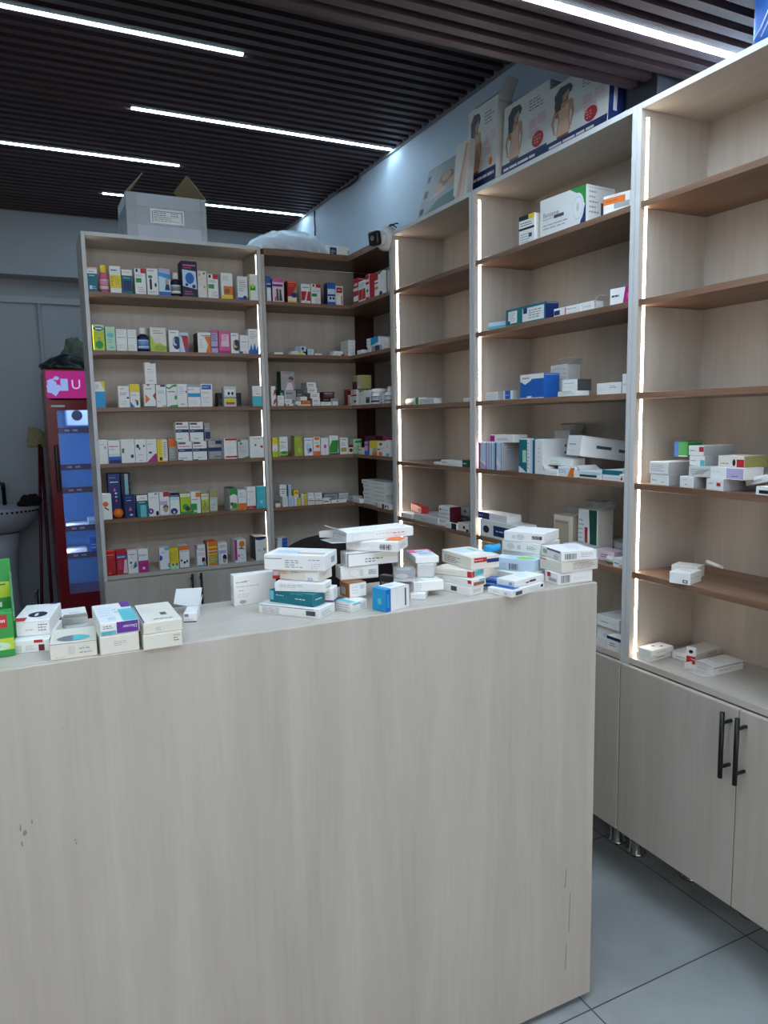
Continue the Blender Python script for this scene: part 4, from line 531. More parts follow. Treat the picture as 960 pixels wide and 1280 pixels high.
(1.782,1.482,1.4378,-94.0,0.057,0.120,0.0280,"white carton with red stripe on right unit's fourth shelf",21,'W','r.7,.4,1,.9R l.1,.6,.4,.6,1k',{'right': 'S'}),
(1.759,1.393,1.3460,-98.0,0.064,0.120,0.0320,"flat white carton with red patch on right unit's fourth shelf",21,'W','l.15,.5,.5,.7,1I r.62,.4,.85,.7R',{'right': 'S'}),
(1.744,1.368,1.3786,-90.0,0.104,0.080,0.0320,"white and lilac carton on right unit's fourth shelf",21,'W','r.5,.1,1,.95L l.05,.35,.5,.7,1s l.65,.95,.2,.4,1V',{}),
(1.767,1.370,1.4112,-90.0,0.082,0.090,0.0300,"cream carton with red and black print on right unit's fourth shelf",21,'C','r.72,0,1,.7R e.62,.4,.06,.3K l.1,.5,.2,.4,1k',{'right': 'A'}),
(1.774,1.306,1.3460,-90.0,0.069,0.055,0.0200,"tilted flat white carton on right unit's fourth shelf",21,'W','l.3,.8,.3,.6,2k',{'zoff': 0.022, 'roll': -14}),
(1.717,1.220,1.3460,-90.0,0.098,0.050,0.0220,"white packet with black print on right unit's fourth shelf",21,'W','r.1,.2,.4,.6K l.5,.9,.3,.7,1k',{}),
(1.867,1.335,1.3460,-90.0,0.070,0.080,0.0550,"grey white carton at the back on right unit's fourth shelf",21,'s','l.1,.9,.3,.8,3S',{}),
(1.721,1.508,1.0670,-72.5,0.062,0.075,0.0342,"small white carton in front on right unit's fifth shelf",22,'W','r.65,.12,.88,.4k r.7,.2,.83,.32W|t:l.2,.9,.5,.6,1k|r:l.1,.9,.5,.6,1I',{}),
(1.793,1.562,1.0670,-67.9,0.078,0.060,0.0352,"flat white carton behind another on right unit's fifth shelf",22,'W','r0,0,1,.2Q|t:l.1,.6,.4,.5,1s',{}),
(1.837,1.508,1.1028,-114.0,0.083,0.055,0.0111,"white crumpled tube on the flat one on right unit's fifth shelf",22,'W','',{'kind': 'roll', 'end': 's'}),
(1.760,1.654,0.7900,-87.1,0.054,0.100,0.0214,"flat white carton, lower of two on right unit's cabinet ledge",23,'W','l.2,.8,.4,.6,1s|r:l.3,.7,.3,.6,1k',{}),
(1.756,1.644,0.8120,-86.3,0.054,0.100,0.0172,"flat white carton, upper of two on right unit's cabinet ledge",23,'W','l.2,.8,.4,.6,1s|r:l.2,.9,.3,.6,1A|t:r.3,.4,.45,.5k r.6,.6,.75,.7k',{}),
(1.919,1.603,0.7900,-83.4,0.067,0.221,0.0230,"long white carton at the back on right unit's cabinet ledge",23,'W','l.2,.8,.3,.5,1k|r:r.75,.3,.9,.8k l.4,.7,.4,.7,2k',{}),
(1.840,1.477,0.7900,-90.5,0.067,0.129,0.0280,"open white carton with flap out on right unit's cabinet ledge",23,'W','l.2,.8,.3,.6,1s|r:r0,.78,1,.84k l.2,.8,.3,.6,2A|t:l.1,.9,.3,.6,2s',{'flap': 'l'}),
(1.768,1.518,0.7900,-66.5,0.026,0.004,0.0696,"small red and white leaflet stood upright on right unit's cabinet ledge",23,'W','r0,.25,1,.6R e.5,.8,.25,.08K|t:',{}),
(0.006,1.533,1.1430,-11.9,0.063,0.135,0.0238,'white carton with red corner, under another on the counter',24,'W','r.58,.75,.82,.98R r.7,.1,.86,.6M r.08,.15,.24,.62s l.35,.65,.2,.6,3S',{}),
(0.007,1.561,1.1674,-11.5,0.065,0.135,0.0283,'white carton with black oval on top on the counter',24,'W','r0,.92,1,.96s l.36,.64,.3,.5,1S l.7,.95,.25,.8,3k|t:e.58,.35,.26,.16n e.55,.33,.05,.08W r.02,.0,.35,.2R r.7,.93,.9,1N',{}),
(0.078,1.679,1.1430,-0.9,0.050,0.085,0.0156,'open white carton behind mosaic carton on the counter',24,'W','l.1,.5,.2,.8,2s|t:l.3,.9,.2,.5,2S',{'flap': 'l'}),
(0.064,1.442,1.1430,-4.5,0.078,0.100,0.0294,'white carton with dotted grey and teal oval on the counter',24,'C','r.38,.25,.53,.75s l.1,.36,.1,.2,1S e.75,.5,.1,.2s e.75,.5,.08,.17C l.62,.95,.2,.7,2S r0,.96,1,1I|t:e.5,.28,.36,.2I r.5,.08,.5,.5W t.5,.1,.62,.1,.78,.15,.86,.28,.78,.4,.62,.47,.5,.48c l.28,.48,.12,.45,6k',{}),
(0.137,1.458,1.1430,0.5,0.068,0.150,0.0339,'white carton under the purple one on the counter',24,'C','l.35,.7,.4,.7,3S',{}),
(0.139,1.460,1.1775,0.4,0.068,0.150,0.0235,'white carton with purple and turquoise corner on the counter',24,'W','r.42,.08,.98,.98V xDicosar,.94,.56,.34,Wi l.08,.34,.5,.8,2N r.02,.06,.4,.36c l.05,.35,.1,.3,2T|t:r.68,.0,1,.35V r.6,0,1,.62c r.74,.72,1,1V l.1,.5,.3,.8,4U r.25,.1,.45,.24U l.5,.6,.4,.7,2I|r:r0,0,1,1W',{}),
(0.213,1.448,1.1430,-0.5,0.070,0.150,0.0285,'white carton beneath another, black side print on the counter',24,'C','l.78,.97,.35,.85,3K',{}),
(0.215,1.451,1.1721,-0.4,0.070,0.150,0.0216,'white carton with navy stamp on top on the counter',24,'C','r.3,.2,.44,.55s l.5,.75,.3,.6,2s|t:r.55,.3,.72,.45I r.57,.33,.7,.42k l.3,.85,.08,.16,1K l.1,.5,.5,.8,3s r0,0,.04,1N',{}),
(0.303,1.555,1.1430,-19.2,0.027,0.060,0.0198,'open white carton with raised lid on the counter',24,'W','r0,0,1,.12K r.1,.6,.4,.9I l.1,.9,.2,.4,3S',{'flap': 'b'}),
(0.459,1.622,1.1430,-90.1,0.026,0.100,0.0709,'white carton standing on its edge on the counter',24,'W','l.2,.8,.1,.9,1s|r:l.06,.3,.72,.8,1I l.24,.4,.74,.82,1R l.06,.6,.6,.64,1I l.12,.3,.46,.52,1I e.2,.12,.08,.06S l.08,.4,.25,.4,2s',{}),
(0.516,1.490,1.1430,-50.4,0.152,0.067,0.0215,'flat white carton, lowest of left stack on the counter',24,'W','r.02,.85,.9,.9N l.06,.45,.15,.75,5S r.78,.25,.93,.72k|r:l.1,.8,.2,.7,3S',{}),
(0.517,1.491,1.1651,-56.7,0.118,0.042,0.0267,'teal carton in left stack on the counter',24,'T','t.02,.2,.1,.2,.11,.95,0,.95c l.16,.4,.55,.72,1U l.6,.92,.4,.62,1W l.5,.8,.82,.95,1c|r:l.2,.8,.4,.7,1U',{}),
(0.589,1.470,1.1651,-38.2,0.020,0.033,0.0311,'white carton with purple foot behind teal on the counter',24,'W','r0,0,1,.12V l.2,.8,.2,.8,3s|r:r0,0,1,.12V l.1,.9,.4,.8,3s',{}),
(0.531,1.486,1.1924,-39.6,0.115,0.045,0.0200,'grey white carton in left stack on the counter',24,'W','l.1,.6,.4,.8,3S|r:l.2,.8,.3,.6,1k',{}),
(0.546,1.508,1.2130,-49.9,0.098,0.061,0.0232,'cream carton with blue letters on the counter',24,'C','e.12,.7,.1,.2H r.66,.12,.97,.8W xsta,.72,.25,.5,B l.3,.6,.7,.85,1I|r:l.2,.7,.4,.7,2s',{}),
(0.498,1.562,1.2130,-23.2,0.016,0.060,0.0180,'small white carton with red block on the counter',24,'Q','r0,0,1,.4R|r:r0,0,1,.4R',{}),
(0.540,1.520,1.2368,-40.2,0.139,0.087,0.0339,'large white carton topping left stack on the counter',24,'W','r.02,.72,.3,.76k l.35,.64,.15,.7,4I l.74,.97,.65,.75,1k l.78,.97,.1,.5,3s|t:r.5,.2,.95,.35Z r.1,.3,.5,.6U|r:r.5,.3,.8,.7S',{}),
(0.631,1.456,1.1430,-66.7,0.046,0.052,0.0216,'white carton with dark green edge below brown one on the counter',24,'W','l.1,.9,.1,.8,3S|r:r.1,.7,.6,.85c r.55,.2,.9,.75s l.1,.45,.2,.6,3s|t:r0,0,1,.3c',{}),
(0.650,1.490,1.1652,-84.3,0.042,0.045,0.0313,'brown and white carton with cartons above on the counter',24,'F','r.2,.15,.7,.7S|r:r0,0,.06,1F r.06,0,1,1W r.65,.55,.9,.85s l.15,.55,.2,.8,3s|t:r0,0,1,1F',{}),
(0.675,1.521,1.1972,-97.2,0.044,0.090,0.0303,'white carton with dark square prints on the counter',24,'W','|r:r.02,.05,.98,.1s e.35,.5,.14,.32s e.35,.5,.13,.29W r.5,.25,.59,.75s r.73,.3,.95,.7s l.74,.94,.3,.7,3k',{}),
(0.704,1.514,1.2281,-93.3,0.042,0.126,0.0320,'white carton with brown fold in middle stack on the counter',24,'W','r.2,.2,.8,.8s|r:r0,.88,1,.93I l.35,.7,.2,.55,2k r.0,.0,.03,1I t.5,.5,1,.5,1,.9,.55,.75C',{}),
(0.725,1.514,1.2607,-44.4,0.124,0.080,0.0229,'white carton with barcode and orange flap on the counter',24,'W','l.65,.9,.2,.75,1S b.66,.2,.89,.75 l.05,.6,.4,.8,4s|r:l.2,.8,.3,.7,2S|t:r.7,.2,1,.9O',{}),
(0.728,1.539,1.2841,-86.9,0.072,0.175,0.0218,'long open white carton topping middle stack on the counter',24,'W','l.1,.9,.2,.8,2s|r:r.08,.12,.38,.78s r.085,.14,.375,.76W l.42,.68,.5,.65,1S l.68,.97,.42,.62,1k l.7,.98,.18,.26,1O',{'flap': 'l'}),
(0.710,1.420,1.1430,-71.0,0.043,0.073,0.0494,'bright blue and white carton at front on the counter',24,'b','e.55,.45,.15,.15c|r:r0,0,.2,1B r.2,0,1,1W r.04,.2,.13,.8b r.8,.1,.87,.9k l.42,.5,.3,.8,4s|t:r0,0,1,.25b r0,.25,1,1W r.15,.3,.6,.6U',{}),
(0.786,1.567,1.1430,-63.7,0.058,0.020,0.0372,'dark grey carton behind blue one on the counter',24,'k','l.1,.9,.3,.7,1S',{}),
(0.796,1.518,1.1808,-27.6,0.050,0.070,0.0228,'clear grey blister tray tilted on carton on the counter',24,'S','r0,0,1,.3s e.4,.6,.3,.25s|t:e.5,.5,.35,.3s',{}),
(0.819,1.484,1.1430,-36.1,0.036,0.070,0.0141,'small flat white carton beside blue one on the counter',24,'W','l.05,.95,.5,.7,1s',{}),
(0.838,1.506,1.1577,-8.5,0.074,0.090,0.0230,'ribbed white carton on the counter',24,'W','l.03,.3,.05,.95,6S|t:r0,.1,.4,.9s',{}),
(0.867,1.532,1.1813,-35.9,0.040,0.080,0.0310,'plain grey white carton on the counter',24,'s','',{}),
(0.869,1.560,1.2129,-14.9,0.058,0.100,0.0156,'white carton with pink stripe on top on the counter',24,'W','|t:r0,.55,1,1P r.3,.2,.9,.9U l.3,.7,.3,.8,2I',{}),
(0.926,1.480,1.1430,-73.8,0.110,0.048,0.0204,'white carton, lowest of third stack on the counter',24,'W','r.45,.25,.62,.8k|r:r.2,.3,.8,.7s',{}),
(0.933,1.472,1.1640,-75.9,0.100,0.048,0.0177,'white carton with red brown print, third stack on the counter',24,'W','r.86,.4,.98,.85R l.3,.8,.3,.6,2s|r:r.1,.15,.9,.6F r.5,.65,.95,.9c',{}),
(0.932,1.491,1.1824,-63.6,0.105,0.055,0.0159,'white carton with red and green end on the counter',24,'C','l.05,.6,.3,.7,1s r.88,.05,1,.95R|r:r0,.05,.2,.95R r.2,.1,1,.95c l.4,.9,.4,.6,1D',{}),
(0.974,1.507,1.1989,-89.6,0.133,0.081,0.0311,'thick white carton topping third stack on the counter',24,'C','l.1,.7,.15,.7,4k|r:r.1,.55,.55,.9R r.55,.45,.98,.75N l.12,.5,.65,.8,1W|t:r.1,.2,.6,.6U r.55,.1,.8,.8W r.2,.65,.5,.8c',{}),
(1.028,1.489,1.2306,-81.5,0.029,0.050,0.0089,'blue and white pouch on the counter',24,'U','t.1,.1,.5,.9,.9,.1b|r:r.1,.1,.8,.6b',{'kind': 'pouch'}),
(1.042,1.410,1.1430,-72.5,0.072,0.129,0.0158,'flat white carton at counter front, lower of two on the counter',24,'W','l.25,.55,.3,.7,2S r.68,.25,.8,.65s|r:r.1,.2,.3,.75k r.88,.4,.95,.8K l.55,.85,.3,.6,2s|t:r0,.1,.9,.3B',{}),
(1.062,1.420,1.1594,-74.8,0.057,0.111,0.0159,'flat white carton at counter front, upper of two on the counter',24,'W','r.66,.25,.84,.7S l.15,.5,.3,.7,2s|r:r.35,.3,.46,.5k r.48,.35,.7,.65M|t:l.2,.8,.4,.7,2U',{}),
(1.031,1.486,1.1430,-55.1,0.037,0.050,0.0179,'small flat blue carton on the counter',24,'B','l.1,.9,.3,.7,1U|t:l.2,.8,.3,.7,2U',{}),
(1.217,1.428,1.1430,-94.0,0.056,0.104,0.0287,'white carton with red tab, lowest of right stack on the counter',24,'W','r.2,.55,.45,.95R r.3,.2,.9,.5S|r:b.08,.15,.34,.8 r.36,.08,.97,.92s r.365,.1,.965,.9W l.45,.9,.3,.6,2s',{}),
(1.229,1.442,1.1723,-88.6,0.083,0.118,0.0284,'white carton in middle of right stack on the counter',24,'C','r0,.9,.3,1R l.1,.8,.2,.7,3s|r:l.3,.95,.2,.8,4S r.95,0,.97,1s',{}),
(1.230,1.445,1.2013,-100.8,0.104,0.098,0.0246,'white carton topping right stack on the counter',24,'W','r.1,.3,.3,.75S e.75,.3,.12,.25s r.3,.8,.95,1k|r:b.1,.2,.42,.75 l.55,.95,.3,.8,3S|t:l.2,.8,.4,.8,3U',{}),
(1.213,1.574,1.1430,-76.0,0.129,0.100,0.0295,'white carton, lowest of back stack on the counter',24,'W','l.1,.9,.3,.7,1s',{}),
(1.216,1.575,1.1731,-77.2,0.130,0.100,0.0277,'white carton second in back stack on the counter',24,'W','l.1,.9,.3,.7,1s',{}),
(1.212,1.576,1.2014,-71.1,0.117,0.100,0.0275,'white carton third in back stack on the counter',24,'W','r.42,.3,.52,.7s l.68,.95,.3,.7,3K e.25,.5,.1,.3s',{}),
(1.213,1.574,1.2295,-61.7,0.114,0.100,0.0262,'white carton topping back stack on the counter',24,'W','r.2,.3,.3,.65s e.42,.5,.1,.3s r.7,.35,.95,.7k l.7,.95,.35,.7,2s',{}),
(1.140,1.519,1.1430,-75.7,0.086,0.090,0.0204,'blue edged white carton under the green oval one on the counter',24,'W','r0,0,1,.2U l.2,.8,.4,.7,2Q',{}),
(1.137,1.534,1.1640,-58.1,0.111,0.050,0.0309,'pale carton with green oval on top on the counter',24,'U','b.38,.1,.62,.6 l.1,.35,.1,.6,4S r0,.7,1,1U|t:e.72,.45,.24,.35j l.6,.85,.35,.55,1G',{}),
(1.412,3.985,0.8060,0.0,0.030,0.050,0.0300,"tiny white carton seen just above the chair on corner unit's cabinet ledge",11,'W','l.1,.9,.3,.7,1s',{}),
]


def bottle(L, H, base, o):
    root = empty('medicine_bottle', (0, 0, 0)); r = L/2
    neck = .5 if not o.get('fat') else .86; hb = H*(.72 if not o.get('fat') else .74)
    b = MB(); b.lathe([(r*.9, 0), (r, .004), (r, hb-.14*H), (r*.92, hb-.07*H), (r*neck*.95, hb), (r*neck*.95, hb+.03*H)], pal(base), 22); b.build('bottle_body', root)
    c = MB(); c.lathe([(r*neck*1.12, hb+.01*H), (r*neck*1.14, H-.006), (r*neck*1.02, H)], pal(o['cap']), 22)
    for i in range(20):
        a = 2*math.pi*i/20; c.box(r*neck*1.1, r*neck*1.17, -.0012, .0012, hb+.02*H, H-.01, pal(o['cap']), Matrix.Rotation(a, 4, 'Z'))
    c.build('bottle_cap', root)
    l = MB(); l.lathe([(r*1.012, H*.08), (r*1.012, hb-.2*H)], pal(o['lab']), 22)
    l.lathe([(r*1.02, H*.12), (r*1.02, H*.24)], pal(o['lab2']), 22); l.lathe([(r*1.02, hb-.3*H), (r*1.02, hb-.24*H)], pal(o['lab2']), 22)
    for i in range(3): l.lathe([(r*1.018, H*(.29+.05*i)), (r*1.018, H*(.31+.05*i))], pal(o['lab2']), 22)
    l.build('bottle_label', root)
    return root

for (x, y, z, yaw, L, D, H, label, gi, base, deco, o) in BOXES:
    kind = o.get('kind', 'carton'); z += o.get('zoff', 0)
    if kind == 'bottle':
        ob = bottle(L, H, base, o); put(ob, (x, y, z), yaw); tag(ob, label, 'bottle', GROUPS[gi]); continue
    if kind == 'ball':
        m = MB(); r = L/2; m.lathe([(max(r*math.sin(math.pi*i/16), .0005), r-r*math.cos(math.pi*i/16)) for i in range(17)], plain('orange_rubber', 'e2701c', .45), 28)
        ob = m.build('ball'); put(ob, (x, y, z)); tag(ob, label, 'ball'); continue
    if kind == 'roll':
        m = MB(); r = min(H/2, .02)
        m.lathe([(r*.7, -L/2), (r, -L/2+.004), (r, L/2-.012), (r*.85, L/2)], pal(base), 18, Matrix.Translation((0, 0, r)) @ Matrix.Rotation(R(90), 4, 'Y'))
        ob = m.build('medicine_tube'); put(ob, (x, y, z), yaw)
        e = MB(); e.lathe([(r*.88, L/2-.001), (r*.8, L/2+.012)], pal(o['end']), 18, Matrix.Translation((0, 0, r)) @ Matrix.Rotation(R(90), 4, 'Y')); e.build('tube_cap', ob)
        tag(ob, label, 'tube', GROUPS[gi]); continue
    if kind == 'pouch':
        m = MB(); bm = bmesh.new(); bmesh.ops.create_cube(bm, size=1); bmesh.ops.subdivide_edges(bm, edges=bm.edges[:], cuts=4, use_grid_fill=True)
        rn = random.Random(3)
        for v in bm.verts:
            k = 1-.55*(abs(v.co.x*2)**2)*.9; v.co = (v.co.x*L, v.co.y*D*k, max(0, (v.co.z+.5)*H*1.6*k+rn.uniform(-.002, .002)*(v.co.z > -.49)))
        m.bm(bm, pal('b'), None, True); ob = m.build('medicine_pouch'); put(ob, (x, y, z), yaw); tag(ob, label, 'pouch', GROUPS[gi]); continue
    ob = carton('medicine_box', L, D, H, base, deco, o)
    put(ob, (x, y, z), yaw, o.get('pitch', 0), o.get('roll', 0)); tag(ob, label, 'medicine box', GROUPS[gi])

# ------------------------------------------------------------------ shelf units
def bar_handle(parent, x, z0, z1):
    h = MB(); h.tube([(x, -.036, z0), (x, -.036, z1)], .0065, blackmetal, 12)
    for z in (z0+.03, z1-.03): h.tube([(x, -.036, z), (x, 0, z)], .005, blackmetal, 10)
    return h.build('handle', parent)
def shelf_unit(loc, rz, W, D, shelves, top, base, label, handles, door_gap, lights=(True, True), feet=(), pw=pale):
    root = empty('shelf_unit', (loc[0], loc[1], 0), rz, label=label, cat='shelf unit', group='shelf units with cabinets along the walls')
    T = .018; b0 = .197
    for nm, x0 in (('side_panel', 0), ('side_panel', W-T)):
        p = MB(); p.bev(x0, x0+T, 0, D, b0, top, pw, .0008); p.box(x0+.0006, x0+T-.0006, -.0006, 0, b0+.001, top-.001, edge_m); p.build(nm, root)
    p = MB(); p.box(T, W-T, D-.008, D, b0, top-T, pw); p.build('back_panel', root)
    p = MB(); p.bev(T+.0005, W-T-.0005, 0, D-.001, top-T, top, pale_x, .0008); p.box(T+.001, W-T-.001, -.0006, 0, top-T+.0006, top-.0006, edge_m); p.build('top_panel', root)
    p = MB(); p.bev(T+.0005, W-T-.0005, 0.0, D-.009, base-.02, base, pale_x, .0008); p.build('cabinet_top', root)
    p = MB(); p.box(T+.0005, W-T-.0005, .02, D-.009, b0, b0+.018, pale_x); p.build('cabinet_floor', root)
    for z in shelves:
        p = MB(); p.bev(T+.0005, W-T-.0005, .004, D-.009, z-.019, z, brown, .0008); p.build('shelf', root)
    lv = [base]+sorted(shelves)+[top-T]
    for side, on in zip((0, 1), lights):
        if not on: continue
        x0, x1 = (T, T+.0012) if side == 0 else (W-T-.0012, W-T)
        l = MB()
        for a, b in zip(lv[:-1], lv[1:]):
            l.box(x0, x1, .018, .029, a+.002, b-.021, white_pl); xe = x1+.0003 if side == 0 else x0-.0003; l.face([(xe, .0183, a+.002), (xe, .0287, a+.002), (xe, .0287, b-.021), (xe, .0183, b-.021)][::1 if side == 0 else -1], led2_m if rz == 0 else led_m)
        tag(l.build('light_strip', root, fix=False), 'glowing white light strip')
    xm = door_gap
    for i, (x0, x1) in enumerate(((.002, xm-.0015), (xm+.0015, W-.002))):
        d = MB(); d.bev(x0, x1, -.018, -.001, b0+.002, base-.0225, pw, .001); d = d.build('door', root)
        if handles: bar_handle(d, handles[i], handles[2], handles[3]).location = (0, -.018, 0)
    for fx, fy in (feet or ((.06, .05), (W-.06, .05), (.06, D-.05), (W-.06, D-.05))):
        f = MB(); f.lathe([(.034, 0), (.034, .008), (.026, .012), (.024, b0-.001)], metal, 20, Matrix.Translation((fx, fy, 0))); f.build('foot', root)
    return root
SLL = (2.185, 1.911, 1.637, 1.364, 1.089); SRR = (2.181, 1.899, 1.623, 1.346, 1.067)
DP = .285
shelf_unit((.326, 3.83), 0, .868, DP, SLL, 2.458, .806, 'tall pale wood shelf unit full of cartons standing left of the corner', (.423, .468, .60, .785), .446)
shelf_unit((1.692, 3.314), -90, .718, DP, SRR, 2.456, .790, 'narrow pale wood shelf unit on the right wall beside the corner', None, .36, lights=(True, False))
shelf_unit((1.692, 2.594), -90, .882, DP, SRR, 2.456, .790, 'middle pale wood shelf unit on right wall behind the counter end', (.40, .48, .575, .76), .44, lights=(True, False),
           feet=((.06, .18), (.684, .18), (.774, .185), (.06, .25)))
shelf_unit((1.692, 1.711), -90, .882, DP, SRR, 2.456, .790, 'nearest pale wood shelf unit at right edge with black handles', (.413, .459, .575, .76), .436, lights=(True, False),
           feet=((.08, .24), (.8, .24), (.44, .25), (.3, .25)))

# corner unit: L-shaped boards between the left unit and the narrow one
cx0, cx1, cy0, cy1 = 1.195, 1.977, 3.316, 4.115
root = empty('corner_shelf_unit', (cx0, cy0, 0), 0, label='L shaped corner shelf unit with brown boards between two pale units', cat='shelf unit', group='shelf units with cabinets along the walls')
def ell(z0, z1, m, nm, inset=.004):
    bm = bmesh.new(); a = .0185
    pts = [(cx0+a, 3.83+inset), (1.692+inset, 3.83+inset), (1.692+inset, cy0+a), (cx1-.009, cy0+a), (cx1-.009, cy1-.009), (cx0+a, cy1-.009)]
    p = MB(); lo = [Vector((x-cx0, y-cy0, z0)) for x, y in pts]; hi = [Vector((x-cx0, y-cy0, z1)) for x, y in pts]
    p.face(lo[::-1], m); p.face(hi, m)
    for i in range(6): j = (i+1) % 6; p.face([lo[i], lo[j], hi[j], hi[i]], m)
    bm.free(); return p.build(nm, root)
W_, D_ = cx1-cx0, cy1-cy0
def cbox(nm, x0, x1, y0, y1, z0, z1, m): p = MB(); p.bev(x0-cx0, x1-cx0, y0-cy0, y1-cy0, z0, z1, m, .0008); return p.build(nm, root)
cbox('side_panel', cx0+.0005, cx0+.018, 3.83, cy1, .197, 2.42, pale)
cbox('side_panel', 1.692, cx1, cy0+.0005, cy0+.018, .197, 2.42, pale)
cbox('back_panel', cx0+.018, cx1, cy1-.008, cy1, .197, 2.4185, pale)
cbox('back_panel', cx1-.008, cx1, cy0+.018, cy1-.008, .197, 2.4185, pale)
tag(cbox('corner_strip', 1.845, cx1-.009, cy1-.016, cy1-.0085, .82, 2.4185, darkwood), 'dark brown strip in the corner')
ell(2.42, 2.452, brown, 'top_panel', -.0)
for z in SLL: ell(z-.019, z, brown, 'shelf')
ell(.786, .806, pale_x, 'cabinet_top', 0)
for dn, a in (('door', (cx0+.018, 1.69, 3.812, 3.8295)), ('door', (1.674, 1.6915, cy0+.02, 3.81))): cbox(dn, a[0], a[1], a[2], a[3], .2, .784, pale)
for fx, fy in ((cx0+.06, 3.9), (cx1-.06, 3.4), (cx1-.06, 4.05)):
    f = MB(); f.lathe([(.034, 0), (.034, .008), (.026, .012), (.024, .197)], metal, 20, Matrix.Translation((fx-cx0, fy-cy0, 0))); f.build('foot', root)

# ------------------------------------------------------------------ counter
ct = empty('counter', (0, 1.38, 0), 0, label='long pale wood counter across the foreground with cartons on top', cat='counter')
def part(nm, x0, x1, y0, y1, z0, z1, m, lab=None, parent=ct, bv=.0012):
    p = MB(); p.bev(x0, x1, y0, y1, z0, z1, m, bv); o = p.build(nm, parent); return tag(o, lab)
part('front_panel', -1.3, 1.268, 0, .018, .02, 1.143, pale)
part('counter_top', -1.3, 1.268, .0182, .29, 1.125, 1.143, pale_x)
part('end_panel', 1.25, 1.268, .0185, .29, .02, 1.1245, pale)
part('end_panel', -1.3, -1.282, .0185, .29, .02, 1.1245, pale)
part('inner_panel', -1.281, 1.249, .272, .29, .02, 1.1245, pale)
part('desk_top', -1.281, 1.249, .291, .66, .73, .75, pale_x)
for sx in (-1.281, 1.231): part('desk_leg', sx, sx+.018, .3, .64, .02, .7295, pale)
for sx in (-1.2, 0, 1.18):
    f = MB(); f.lathe([(.02, 0), (.02, .0195)], blackmetal, 16, Matrix.Translation((sx, .15, 0))); f.build('foot', ct)
rn = random.Random(11)
def smudge(x, z, w, h, n):
    for i in range(n):
        a, b = x+rn.uniform(-w, w), z+rn.uniform(-h, h); r1, r2 = rn.uniform(.2, .5)*w*.6, rn.uniform(.2, .5)*h*.6
        sc = MB(); sc.face([(a+r1*math.cos(t*math.pi/5)*rn.uniform(.7, 1.2), -.0004-.00003*i, b+r2*math.sin(t*math.pi/5)*rn.uniform(.7, 1.2)) for t in range(10)][::-1], scuff_m); sc.build('scuff_mark', ct, fix=False)
smudge(-.04, .84, .012, .03, 4); smudge(.05, .8, .012, .008, 2); smudge(.03, 1.02, .004, .003, 2); smudge(.93, .98, .006, .004, 2)
for (x, z, l) in ((1.19, .22, .11), (1.176, .35, .05), (1.18, .12, .07)):
    sc = MB(); sc.face([(x, -.0004, z), (x+.003, -.0004, z), (x+.006, -.0004, z+l), (x+.0035, -.0004, z+l)], scuff_m); sc.build('scratch_mark', ct, fix=False)

# ------------------------------------------------------------------ room
def st(name, mb): return tag(mb.build(name), kind='structure')
XW, XL, YB, YF0, ZC, ZL = 2.0, -3.2, 5.95, -3.6, 3.05, 2.60
m, t, b = new('grey_floor_tiles'); N = t.nodes; L = t.links
tc = N.new('ShaderNodeTexCoord'); mp = N.new('ShaderNodeMapping'); mp.inputs['Location'].default_value = (-.046, -.15, 0)
L.new(tc.outputs['Object'], mp.inputs['Vector'])
bk = N.new('ShaderNodeTexBrick'); bk.offset = 0; bk.squash = 1; bk.inputs['Scale'].default_value = 1; bk.inputs['Brick Width'].default_value = .6; bk.inputs['Row Height'].default_value = .6
bk.inputs['Mortar Size'].default_value = .0022; bk.inputs['Mortar Smooth'].default_value = .1
bk.inputs['Color1'].default_value = lin('adb1af'); bk.inputs['Color2'].default_value = lin('a9adac'); bk.inputs['Mortar'].default_value = lin('4e5050')
L.new(mp.outputs['Vector'], bk.inputs['Vector'])
n = N.new('ShaderNodeTexNoise'); n.inputs['Scale'].default_value = 3.2; n.inputs['Detail'].default_value = 9; n.inputs['Distortion'].default_value = 1.2; L.new(tc.outputs['Object'], n.inputs['Vector'])
rp = N.new('ShaderNodeValToRGB'); rp.color_ramp.elements[0].position = .35; rp.color_ramp.elements[0].color = (.74, .74, .73, 1); rp.color_ramp.elements[1].position = .65; rp.color_ramp.elements[1].color = (1, 1, 1, 1)
L.new(n.outputs['Fac'], rp.inputs['Fac'])
mx = N.new('ShaderNodeMix'); mx.data_type = 'RGBA'; mx.blend_type = 'MULTIPLY'; mx.inputs[0].default_value = .8
L.new(bk.outputs['Color'], mx.inputs[6]); L.new(rp.outputs['Color'], mx.inputs[7]); L.new(mx.outputs[2], b.inputs['Base Color'])
b.inputs['Roughness'].default_value = .3
fl = MB(); fl.box(XL-.1, XW+.1, YF0-.1, YB+.4, -.1, 0, m); st('floor', fl)
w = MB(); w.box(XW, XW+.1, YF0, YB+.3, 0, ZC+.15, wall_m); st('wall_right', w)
w = MB(); w.box(XL-.1, XL, YF0, YB+.3, 0, ZC+.15, wall_dim_m); st('wall_left', w)
w = MB(); w.box(XL, XW, YB+.2, YB+.3, 0, ZC+.15, wall_dim_m); st('wall_back', w)
w = MB(); w.box(XL, XW, YB, YB+.2, 2.62, ZC+.15, wall_dim_m); st('trim_1', w)          # beam across the back wall
